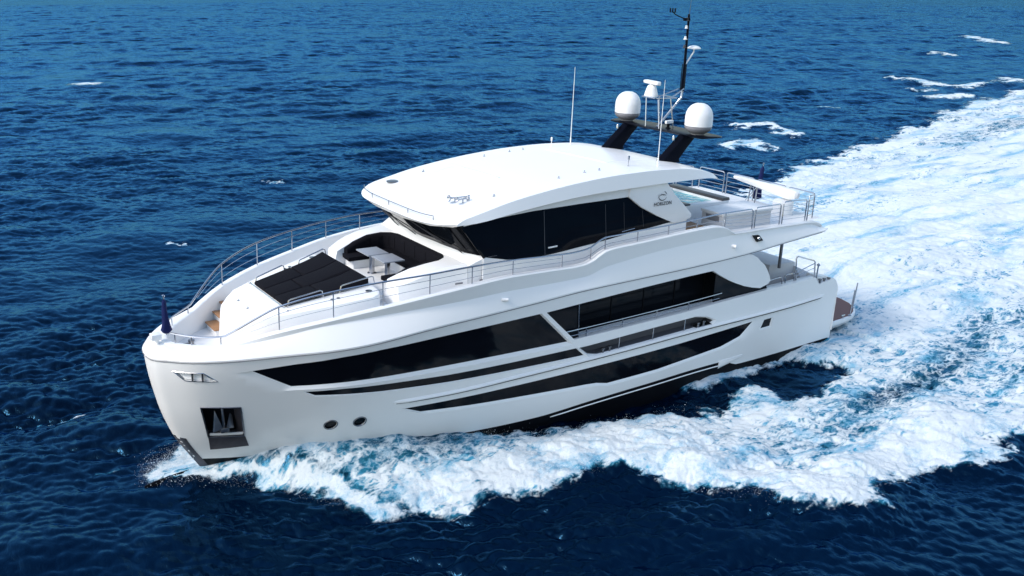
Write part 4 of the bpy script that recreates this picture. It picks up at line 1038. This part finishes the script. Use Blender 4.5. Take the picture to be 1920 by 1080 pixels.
# foam layout, world coordinates on the water
P_port = [(-.1, .1), (.4, -.22), (1.2, -.45), (2.4, -.95), (3.3, -1.6), (4.2, -3.2), (4.8, -4.4), (5.7, -5.8), (6.5, -6.1), (7.4, -7.2), (8.5, -6.8), (9.5, -7.2), (10.4, -8.1), (12, -8.0), (13.4, -8.1), (13.9, -8.5), (14.2, -9.9), (15.1, -12.2), (16.1, -14.1), (17.4, -15.1), (18.9, -14.9), (20.5, -14.2), (22.0, -14.6), (24.0, -15.0), (26.5, -14.8), (29, -15.4), (36, -16.0), (50, -19), (80, -26), (160, -40), (400, -80),
          (400, 95), (160, 48), (115, 36.5), (106, 35.5), (98, 33.8), (88, 30.2), (78, 26.8), (70, 24.9), (62, 22.8), (56, 20.9), (50, 18.6), (42, 15.8), (32, 14.0), (24, 12.8), (16, 11), (10, 8), (5, 5), (2.5, 2.4), (1.2, 1.5), (.3, .9), (-.1, .5)]
gap = [(9.0, -2.3), (10.0, -2.9), (12.2, -3.9), (14.2, -4.75), (16.3, -5.5), (17.8, -6.0), (19.0, -6.5), (20.3, -6.2), (21.5, -6.3), (22.6, -6.4), (23.4, -7.1), (24.2, -7.5), (25.4, -7.3), (26.6, -7.0), (28.0, -6.5), (28.2, -5.9), (27.2, -5.2), (25.4, -4.9), (23.7, -4.8), (22.0, -4.9), (20, -4.2), (20, 3.5), (9, 2)]
wedge = [(34.3, -.6), (35.3, -2.3), (36.6, -3.0), (38.6, -3.1), (40.6, -2.5), (42.3, -1.2), (42.5, -.3), (40.5, .3), (38, .3), (35.6, .3)]
patches = [  # thinner spots in the foam: centre, radii, rotation, how much is taken away
    (27.6, -9.6, 2.2, .8, -.1, .75), (30.5, -9.3, 2.6, 1.0, .1, .6), (25.0, -9.8, 2.2, .9, .1, .45), (34.5, -8.2, 3.0, 1.0, .25, .55), (38.5, -6.6, 3.2, .9, .3, .5),
    (31.5, -12.2, 2.6, .9, .1, .55), (36, -12.8, 4, 1.3, .2, .5), (42, -9, 3.5, 1.0, .3, .55), (47, -5.5, 3.5, .8, .35, .4), (50, -12, 6, 1.5, .3, .45), (45.5, -1.2, 2.6, .5, .2, .35),
    (72, 14, 7, 1.0, .5, .4), (60, 4, 4, .7, .4, .35), (90, 18, 8, 1.2, .5, .45), (64, 20, 4, .8, .3, .35), (80, 5, 8, 1.4, .4, .4), (20.5, -11.4, 1.4, .6, 0, .25), (17.5, -8.6, 1.5, .5, .1, .22), (5.9, -4.4, 1.0, 1.3, 0, .40), (24.5, -12.3, 2, .5, .0, .4), (28.5, -13, 2.2, .7, 0, .4)]
caps = [  # breaking crests: polyline, width, strength
    ([(70.5, 39.2), (73.3, 38.8), (72.5, 34), (71.2, 32.0)], .75, .9), ([(61.3, 31.7), (64.4, 33.0), (65.6, 33.5), (64.4, 30.3)], .8, .9), ([(205, 95), (200, 88), (195, 81)], 1.5, .9), ([(121.8, 54.9), (121, 49.5), (120.3, 44.9), (125, 44.4), (129, 42.6)], 1.2, .85),
    ([(134, 46.4), (130, 42)], 1.3, .8), ([(107.7, 40.6), (110.5, 39.4), (111, 38)], 1.3, .9), ([(164, 76.4), (160, 70)], 1.2, .8), ([(21.0, 117), (23, 115.4)], 1.0, .75), ([(8.2, 29.4), (8.9, 28.6), (9.4, 28.9)], .18, .50), ([(20.2, 43.0), (21, 42.4)], .3, .52), ([(-2.6, 7.6), (-1.6, 7.0), (-.8, 6.9)], .13, .52), ([(-1.7, 2.2), (-1.2, 1.9)], .10, .38),
    ([(.1, .0), (.6, -.2), (1.4, -.5), (2.4, -.95), (3.4, -1.5), (4.6, -2.1)], .15, .9), ([(-.1, .5), (.2, .85), (.7, 1.25), (1.5, 1.7)], .36, .95), ([(3.0, -1.7), (3.8, -2.6), (4.6, -4.0), (5.4, -5.5)], .4, .9), 
    ([(113, 47), (114.5, 45)], .8, .7), ([(88, 42), (89, 40.8)], .6, .6), ([(300, 150), (292, 138)], 1.8, .75), ([(150, 140), (154, 136)], 1.2, .6)]
reg = (RF < 400) & (X > -6) & (Yw > -60) & (Yw < 125)
idx = np.nonzero(reg)[0]; x, y = X[idx], Yw[idx]
wx = x + .35 * fbm(x, y, 9.0, 256, 1, 1.6) * np.clip(.4 + x / 40, .4, 1.6); wy = y + .35 * fbm(x, y, 9.0, 256, 2, 1.6) * np.clip(.4 + x / 40, .4, 1.6)
dport = segdist(P_port, wx, wy); dport = np.where(inside(P_port, wx, wy), dport, -dport)
dgap = segdist(gap, wx, wy); dgap = np.where(inside(gap, wx, wy), dgap, -dgap)
dw = segdist(wedge, wx, wy); dw = np.where(inside(wedge, wx, wy), dw, -dw)
den = smooth01(dport, -.3, .9 + np.clip(x - 30, 0, 60) * .03)
inner_ = smooth01(dport, 1.6, 4.2) * smooth01(x, 5, 12)
den *= 1 - (.40 - .14 * smooth01(x, 26, 40)) * inner_
den *= 1 - .96 * smooth01(dgap, -.5, .35)
den *= 1 - .40 * smooth01(dw, -2.0, 1.2)
for cx, cy, rx, ry, q, k in patches:
    u = ((x - cx) * math.cos(q) + (y - cy) * math.sin(q)) / rx; v = (-(x - cx) * math.sin(q) + (y - cy) * math.cos(q)) / ry
    den *= 1 - .62 * k * np.exp(-(u * u + v * v) ** 1.2)
# thinning towards the outside of the port wake astern
lace = smooth01(x, 24, 34) * smooth01(-y, 3.0, 8.5) * (1 - smooth01(x, 60, 140))
den *= 1 - .20 * lace
core = smooth01(x, 31, 36) * (1 - smooth01(np.abs(y - .22 * np.clip(x - 34, 0, 400)), 3.5 + .05 * (x - 34), 8 + .22 * np.clip(x - 34, 0, 400)))
den = np.maximum(den, den * 0 + core * (den > .4) * .90)
den *= 1 - .22 * smooth01(x, 40, 110) * (.5 + .5 * np.clip(fbm(x * .6, y, 61.0, 256, 8, 1.3), -1, 1))
den *= np.clip(1.0 + .13 * fbm(np.where(x > 30, 30 * .45 + (x - 30) * .25, x * .45), y - .22 * np.clip(x - 30, 0, 999), 13.0, 256, 4, 1.4), .3, 1.25)
# bow curtain: clear water streaked with spray between hull and foam front
cur = smooth01(x, 2.2, 3.6) * (1 - smooth01(x, 8.5, 11)) * smooth01(y + 2.0 + .42 * (x - 3), -1.6, .2)
den *= 1 - .46 * cur
for pl_, wd, s in caps:
    m = (np.abs(x - pl_[0][0]) < 25) & (np.abs(y - pl_[0][1]) < 25)
    if not m.any(): continue
    dd = segdist(pl_, wx[m], wy[m], False)
    den[m] = np.maximum(den[m], s * np.exp(-(dd / wd) ** 2))
foam = np.zeros(len(X), np.float32); foam[idx] = np.clip(den, 0, 1)
# scattered flecks where crests are steep
# wave heights
hz = np.zeros(len(X), np.float32); ox = np.zeros_like(hz); oy = np.zeros_like(hz)
spacing = RF * .0026
calm = np.ones(len(X), np.float32)
calm[idx] = (1 - .45 * smooth01(den, .3, .9))
bowd = np.exp(-(((x - .8) / 2.6) ** 2 + (y / 2.2) ** 2))
for T, L, lam in bands:
    fade = np.clip(1.6 - spacing * 1.6 / lam, 0, 1) * (RF < 1500)
    h, dx_, dy_ = sample(T, L, X, Yw)
    k = fade * (calm if lam < 7 else 1)
    k[idx] *= 1 - .8 * bowd
    if lam < 7: k = k * np.clip(1.0 + .28 * fbm(X * .8, Yw, 97.0, 256, 31, 1.5), .45, 1.6)
    hz += h * k; ox += .85 * dx_ * k; oy += .85 * dy_ * k
# the boat's own waves
hullhw = np.where((x > 0) & (x < 31), yw(np.clip(x - .3, 0, 31)), 0)
d = np.maximum(np.abs(y) - hullhw, 0)
amp = pch([-1.5, -.35, .2, 1.2, 2.6, 4.2, 6.0, 8.0, 10.5, 13, 16, 20, 26, 31, 34, 40], [0, .0, .17, .24, .66, .98, .95, .72, .38, .1, .0, -.04, -.1, -.2, -.05, 0])
wid = pch([-1, 0, 2, 4.5, 7, 10, 14, 30], [.25, .3, .5, 1.6, 2.6, 3.4, 4, 4])
near_hull = np.where((x > -1.5) & (x < 33), amp(x) * np.exp(-(d / wid(x)) ** 2 * 1.1), 0)
front = pch([4, 8, 14, 16, 18, 24, 32, 60, 200], [.0, .16, .34, .55, .62, .5, .38, .25, .1])
ridge = front(np.clip(x, 4, 200)) * np.exp(-((dport - 1.4) / (1.5 + .02 * np.clip(x, 0, 200))) ** 2) * smooth01(x, 3, 8)
trough = -.22 * smooth01(dgap, -1.0, 1.2)
wash = .75 * np.exp(-((x - 41) / 6.5) ** 2 - ((y - 1.5) / 4.2) ** 2) - .45 * np.exp(-((x - 35.2) / 2.4) ** 2 - ((y + .2) / 3.2) ** 2) + .2 * smooth01(x, 36, 60) * np.exp(-((y - .2 * (x - 36)) / (8 + .1 * x)) ** 2)
n1 = fbm(x, y, 7.0, 512, 21, 1.75); n2 = fbm(x * .6, y, 17.0, 512, 22, 1.6); n3 = fbm(x, y, 2.6, 256, 23, .95)
ridge_ = np.exp(-((dport - 1.1) / 1.3) ** 2) * smooth01(x, 5, 9)
lump = den * ((.022 + .022 * ridge_) * n1 + .06 * n2 * smooth01(x, 6, 16) + .006 * n3)
hz[idx] += near_hull + ridge + trough + wash + lump
for pl_, wd, s in caps:
    m = (np.abs(x - pl_[0][0]) < 25) & (np.abs(y - pl_[0][1]) < 25)
    if m.any(): hz[idx[m]] += .3 * min(1, wd) * np.exp(-(segdist(pl_, x[m] - .4, y[m] - .4, False) / (wd * 2.2)) ** 2)
# keep the surface out of the hull's open decks, sinking it inside the hull
ins = (x > 1) & (x < 29.5) & (np.abs(y) < hullhw - .5)
hz[idx[ins]] = np.minimum(hz[idx[ins]], -.1)
nr, na = RR.shape
co = np.empty((nr * na, 3), np.float32); co[:, 0] = X + ox; co[:, 1] = Yw + oy; co[:, 2] = hz
ii, jj = np.meshgrid(np.arange(nr - 1), np.arange(na), indexing='ij'); j2 = (jj + 1) % na
quads = np.stack([ii * na + jj, (ii + 1) * na + jj, (ii + 1) * na + j2, ii * na + j2], -1).reshape(-1, 4).astype(np.int32)
me = bpy.data.meshes.new("sea")
me.vertices.add(len(co)); me.vertices.foreach_set("co", co.ravel())
me.loops.add(quads.size); me.loops.foreach_set("vertex_index", quads.ravel())
me.polygons.add(len(quads)); me.polygons.foreach_set("loop_start", np.arange(0, quads.size, 4, dtype=np.int32))
me.polygons.foreach_set("use_smooth", np.ones(len(quads), bool))
me.update(calc_edges=True)
lost = np.clip((RF - 60) / 360, 0, 1) ** .7
ac = me.attributes.new("chop", 'FLOAT', 'POINT'); ac.data.foreach_set("value", lost.astype(np.float32))
wash_ = np.zeros(len(X), np.float32); wash_[idx] = smooth01(x + .5 * y, 27, 38)
aw = me.attributes.new("wash", 'FLOAT', 'POINT'); aw.data.foreach_set("value", wash_)
at_ = me.attributes.new("foam", 'FLOAT', 'POINT'); at_.data.foreach_set("value", foam)
sea = bpy.data.objects.new("sea", me); COL.objects.link(sea); sea["kind"] = "structure"

SEA, nt, b = nodes("sea_water")
L = nt.links
def N(t, **kw):
    n_ = nt.nodes.new(t)
    for k, v in kw.items(): setattr(n_, k, v)
    return n_
def mth(op, a, c=None, clamp=False):
    n_ = N("ShaderNodeMath", operation=op); n_.use_clamp = clamp
    for i_, v in enumerate((a, c)):
        if v is None: continue
        if isinstance(v, (int, float)): n_.inputs[i_].default_value = v
        else: L.new(v, n_.inputs[i_])
    return n_.outputs[0]
def sstep(v, lo, hi, t0=0.0, t1=1.0):
    n_ = N("ShaderNodeMapRange", interpolation_type='SMOOTHSTEP')
    L.new(v, n_.inputs[0])
    for i_, q in ((1, lo), (2, hi), (3, t0), (4, t1)):
        if isinstance(q, (int, float)): n_.inputs[i_].default_value = q
        else: L.new(q, n_.inputs[i_])
    return n_.outputs[0]
geo = N("ShaderNodeNewGeometry"); pos = geo.outputs["Position"]
fa = N("ShaderNodeAttribute", attribute_name="foam"); fo = fa.outputs["Fac"]
def noise(sc, det=6, rough=.6, vec=None, dist=0.0):
    n_ = N("ShaderNodeTexNoise"); n_.inputs["Scale"].default_value = sc; n_.inputs["Detail"].default_value = det; n_.inputs["Roughness"].default_value = rough; n_.inputs["Distortion"].default_value = dist
    L.new(vec or pos, n_.inputs["Vector"]); return n_
stretch = N("ShaderNodeMapping"); stretch.inputs["Scale"].default_value = (.62, 1.0, .35); stretch.inputs["Rotation"].default_value = (0, 0, rad(-10)); L.new(pos, stretch.inputs[0])
warp = noise(.9, 4, .6, stretch.outputs[0])
wv_ = N("ShaderNodeVectorMath", operation='MULTIPLY_ADD'); L.new(warp.outputs["Color"], wv_.inputs[0]); wv_.inputs[1].default_value = (1.3, 1.3, 1.3); L.new(stretch.outputs[0], wv_.inputs[2])
def cells(sc):
    n_ = N("ShaderNodeTexVoronoi", feature='DISTANCE_TO_EDGE'); n_.inputs["Scale"].default_value = sc; L.new(wv_.outputs[0], n_.inputs["Vector"]); return n_.outputs["Distance"]
web1 = sstep(cells(1.5), 0.0, .30, 1.0, 0.0); web2 = sstep(cells(4.2), 0.0, .34, 1.0, 0.0)
nf = noise(1.5, 10, .68, wv_.outputs[0]).outputs["Fac"]; stre = N("ShaderNodeMapping"); stre.inputs["Scale"].default_value = (.30, 1.25, .3); stre.inputs["Rotation"].default_value = (0, 0, rad(-13)); L.new(pos, stre.inputs[0])
wash = N("ShaderNodeAttribute", attribute_name="wash").outputs["Fac"]
def blend(p, q):
    n_ = N("ShaderNodeMix", data_type='FLOAT'); L.new(wash, n_.inputs[0]); L.new(p, n_.inputs[2]); L.new(q, n_.inputs[3]); return n_.outputs[0]
nf = blend(nf, noise(.75, 9, .66, stre.outputs[0], .8).outputs["Fac"])
nff = noise(8.0, 8, .78).outputs["Fac"]
raw = mth('ADD', mth('ADD', mth('MULTIPLY', nf, .56), mth('MULTIPLY', nff, .40)), mth('ADD', mth('MULTIPLY', web1, .15), mth('MULTIPLY', web2, .14)))
val = mth('ADD', mth('MULTIPLY', mth('SUBTRACT', raw, .58), 1.7), .5)
thr = mth('SUBTRACT', 1.02, mth('MULTIPLY', fo, .98))
white = mth('MULTIPLY', sstep(val, mth('SUBTRACT', thr, .17), mth('ADD', thr, .27)), sstep(fo, .04, .15))
teal = mth('MULTIPLY', sstep(val, mth('SUBTRACT', thr, .55), mth('ADD', thr, .0)), sstep(fo, .12, .7))
big = noise(.02, 4, .55).outputs["Fac"]
deep = N("ShaderNodeMix", data_type='RGBA'); L.new(sstep(big, .35, .65), deep.inputs[0]); deep.inputs[6].default_value = (.0001, .0013, .0055, 1); deep.inputs[7].default_value = (.0001, .0040, .0150, 1)
m1 = N("ShaderNodeMix", data_type='RGBA'); L.new(teal, m1.inputs[0]); L.new(deep.outputs[2], m1.inputs[6]); m1.inputs[7].default_value = (.045, .30, .46, 1)
soft = noise(.8, 7, .6, stretch.outputs[0], .6).outputs["Fac"]
soft = blend(soft, noise(.45, 7, .6, stre.outputs[0], .7).outputs["Fac"])
fcol = N("ShaderNodeMix", data_type='RGBA'); L.new(sstep(mth('ADD', mth('MULTIPLY', soft, .7), mth('MULTIPLY', nff, .3)), .35, .53), fcol.inputs[0]); fcol.inputs[6].default_value = (.19, .41, .56, 1); fcol.inputs[7].default_value = (.66, .71, .73, 1)
m2 = N("ShaderNodeMix", data_type='RGBA'); L.new(white, m2.inputs[0]); L.new(m1.outputs[2], m2.inputs[6]); L.new(fcol.outputs[2], m2.inputs[7])
rip = N("ShaderNodeMapping"); rip.inputs["Scale"].default_value = (1.0, .34, 1.0); rip.inputs["Rotation"].default_value = (0, 0, rad(-58)); L.new(pos, rip.inputs[0])
r1 = noise(1.3, 5, .6, rip.outputs[0], .4).outputs["Fac"]; r2 = noise(5.5, 4, .6, rip.outputs[0], .3).outputs["Fac"]; r3 = noise(.42, 4, .6, rip.outputs[0], .3).outputs["Fac"]
chop = N("ShaderNodeAttribute", attribute_name="chop").outputs["Fac"]
wat = mth('ADD', mth('ADD', mth('MULTIPLY', r1, mth('ADD', mth('MULTIPLY', chop, .22), .055)), mth('MULTIPLY', r2, .024)), mth('MULTIPLY', r3, mth('MULTIPLY', chop, .75)))
fmh = mth('ADD', mth('MULTIPLY', soft, .07), mth('MULTIPLY', nff, .045))
hmix = N("ShaderNodeMix", data_type='FLOAT'); L.new(white, hmix.inputs[0]); L.new(wat, hmix.inputs[2]); L.new(fmh, hmix.inputs[3])
bp = N("ShaderNodeBump"); bp.inputs["Strength"].default_value = 1.0; bp.inputs["Distance"].default_value = 1.0
L.new(hmix.outputs[0], bp.inputs["Height"])
dif = N("ShaderNodeBsdfDiffuse"); L.new(m2.outputs[2], dif.inputs["Color"]); L.new(bp.outputs[0], dif.inputs["Normal"])
glo = N("ShaderNodeBsdfGlossy"); glo.inputs["Color"].default_value = (.15, .52, 1.0, 1); glo.inputs["Roughness"].default_value = .11; L.new(bp.outputs[0], glo.inputs["Normal"])
fre = N("ShaderNodeFresnel"); fre.inputs["IOR"].default_value = 1.30; L.new(bp.outputs[0], fre.inputs["Normal"])
mixs = N("ShaderNodeMixShader"); L.new(mth('MULTIPLY', mth('MINIMUM', fre.outputs[0], .47), mth('SUBTRACT', 1.0, mth('MULTIPLY', white, .96))), mixs.inputs[0]); L.new(dif.outputs[0], mixs.inputs[1]); L.new(glo.outputs[0], mixs.inputs[2])
L.new(mixs.outputs[0], nt.nodes["Material Output"].inputs["Surface"]); nt.nodes.remove(b)
me.materials.append(SEA)

# ---------------------------------------------------------------- spray thrown up by bow and wake
def near_h(px, py):
    rr_ = np.hypot(px - CAM.x, py - CAM.y); a_ = np.arctan2(py - CAM.y, px - CAM.x)
    i_ = np.clip(np.searchsorted(r, rr_), 0, nr - 1); j_ = np.clip(np.searchsorted(ang[:NA], a_), 0, NA - 1)
    return hz[i_ * na + j_]
rs = np.random.default_rng(5)
pts = []
def scatter(poly, n, wd, zmax, rad_=(.004, .017), pw=2.0):
    seg = [(np.array(poly[i]), np.array(poly[i + 1])) for i in range(len(poly) - 1)]; ln = np.array([np.linalg.norm(b_ - a_) for a_, b_ in seg]); pr = ln / ln.sum()
    k = rs.choice(len(seg), n, p=pr); t = rs.random(n)
    cl = fbm(k * 3.1 + t * 2, t * 5 + k, 9.0, 256, 1, 1.6)
    p = np.array([seg[a_][0] + (seg[a_][1] - seg[a_][0]) * q for a_, q in zip(k, t)]) + rs.normal(size=(n, 2)) * wd
    z = near_h(p[:, 0], p[:, 1]) + zmax * rs.random(n) ** pw * np.clip(.6 + .5 * cl, .1, 1.6)
    s = rad_[0] + (rad_[1] - rad_[0]) * rs.random(n) ** 3
    pts.append(np.column_stack([p, z, s]))
MI = (.002, .0075)
scatter([(-.35, .1), (.3, -.3), (1.2, -.6), (2.4, -1.1)], 600, .10, .30, MI, 1.6)
scatter([(-.35, .3), (-.1, .8), (.5, 1.2), (1.4, 1.6)], 4500, .2, .6, MI, 1.6)
scatter([(1.6, -.7), (3.0, -1.5), (5, -2.4), (7, -3.3), (9.5, -3.9)], 7000, .28, .45, MI, 1.8)
scatter([(2.4, -1.3), (3.6, -2.4), (4.6, -4.4), (5.6, -5.9)], 3000, .28, .35, MI, 2)
scatter([(5.6, -5.2), (7.4, -6.5), (9.5, -6.5), (10.4, -7.2), (13.6, -7.6)], 4000, .25, .3, MI, 2)
scatter([(14.6, -9.6), (15.8, -12.5), (17.2, -14.0), (19.5, -13.6), (23.5, -14.0), (28, -14.0)], 4000, .25, .3, MI, 2)
scatter([(8.5, -3.2), (11, -4.6), (14, -5.6), (17.5, -6.8)], 4000, .4, .5, MI, 2)
scatter([(-.3, .0), (.6, -.35), (1.6, -.7), (2.6, -1.2)], 260, .14, .5)
scatter([(-.4, .4), (-.1, .8), (.5, 1.2)], 200, .18, .6)
scatter([(5.5, -5.2), (7.3, -6.5), (9.5, -6.5), (10.4, -7.3), (13.8, -7.7), (15.2, -11.5), (16.8, -13.8), (19, -13.8), (24.5, -14.2)], 300, .2, .3)
scatter([(8.5, -3.2), (11, -4.6), (14, -5.6), (17.5, -6.8)], 350, .4, .5)
PT = np.vstack(pts)
PT = PT[~((PT[:, 0] > 1.5) & (PT[:, 0] < 29) & (np.abs(PT[:, 1]) < yw(np.clip(PT[:, 0] - .3, 0, 31)) + .2 + .25 * np.clip(PT[:, 2], 0, 2)))]
ov = np.array([(1, 0, 0), (-1, 0, 0), (0, 1, 0), (0, -1, 0), (0, 0, 1), (0, 0, -1)], float)
of = np.array([(0, 2, 4), (2, 1, 4), (1, 3, 4), (3, 0, 4), (2, 0, 5), (1, 2, 5), (3, 1, 5), (0, 3, 5)])
vv = (PT[:, None, :3] + ov[None] * PT[:, None, 3:4] * (1 + .5 * rs.random((len(PT), 6, 1)))).reshape(-1, 3)
ff = (of[None] + 6 * np.arange(len(PT))[:, None, None]).reshape(-1, 3)
ms = bpy.data.meshes.new("spray"); ms.from_pydata(vv.tolist(), [], ff.tolist()); ms.polygons.foreach_set("use_smooth", [True] * len(ms.polygons))
SPR, nt, b = nodes("spray_drops")
dfs = nt.nodes.new("ShaderNodeBsdfDiffuse"); dfs.inputs[0].default_value = (.85, .88, .90, 1); trl = nt.nodes.new("ShaderNodeBsdfTranslucent"); trl.inputs[0].default_value = (.90, .93, .95, 1)
mxs = nt.nodes.new("ShaderNodeMixShader"); mxs.inputs[0].default_value = .45; nt.links.new(dfs.outputs[0], mxs.inputs[1]); nt.links.new(trl.outputs[0], mxs.inputs[2])
nt.links.new(mxs.outputs[0], nt.nodes["Material Output"].inputs["Surface"]); nt.nodes.remove(b)
ms.materials.append(SPR)
sp = bpy.data.objects.new("spray", ms); COL.objects.link(sp); sp["kind"] = "stuff"
sp["label"] = "fine white water drops thrown up along the bow wave"
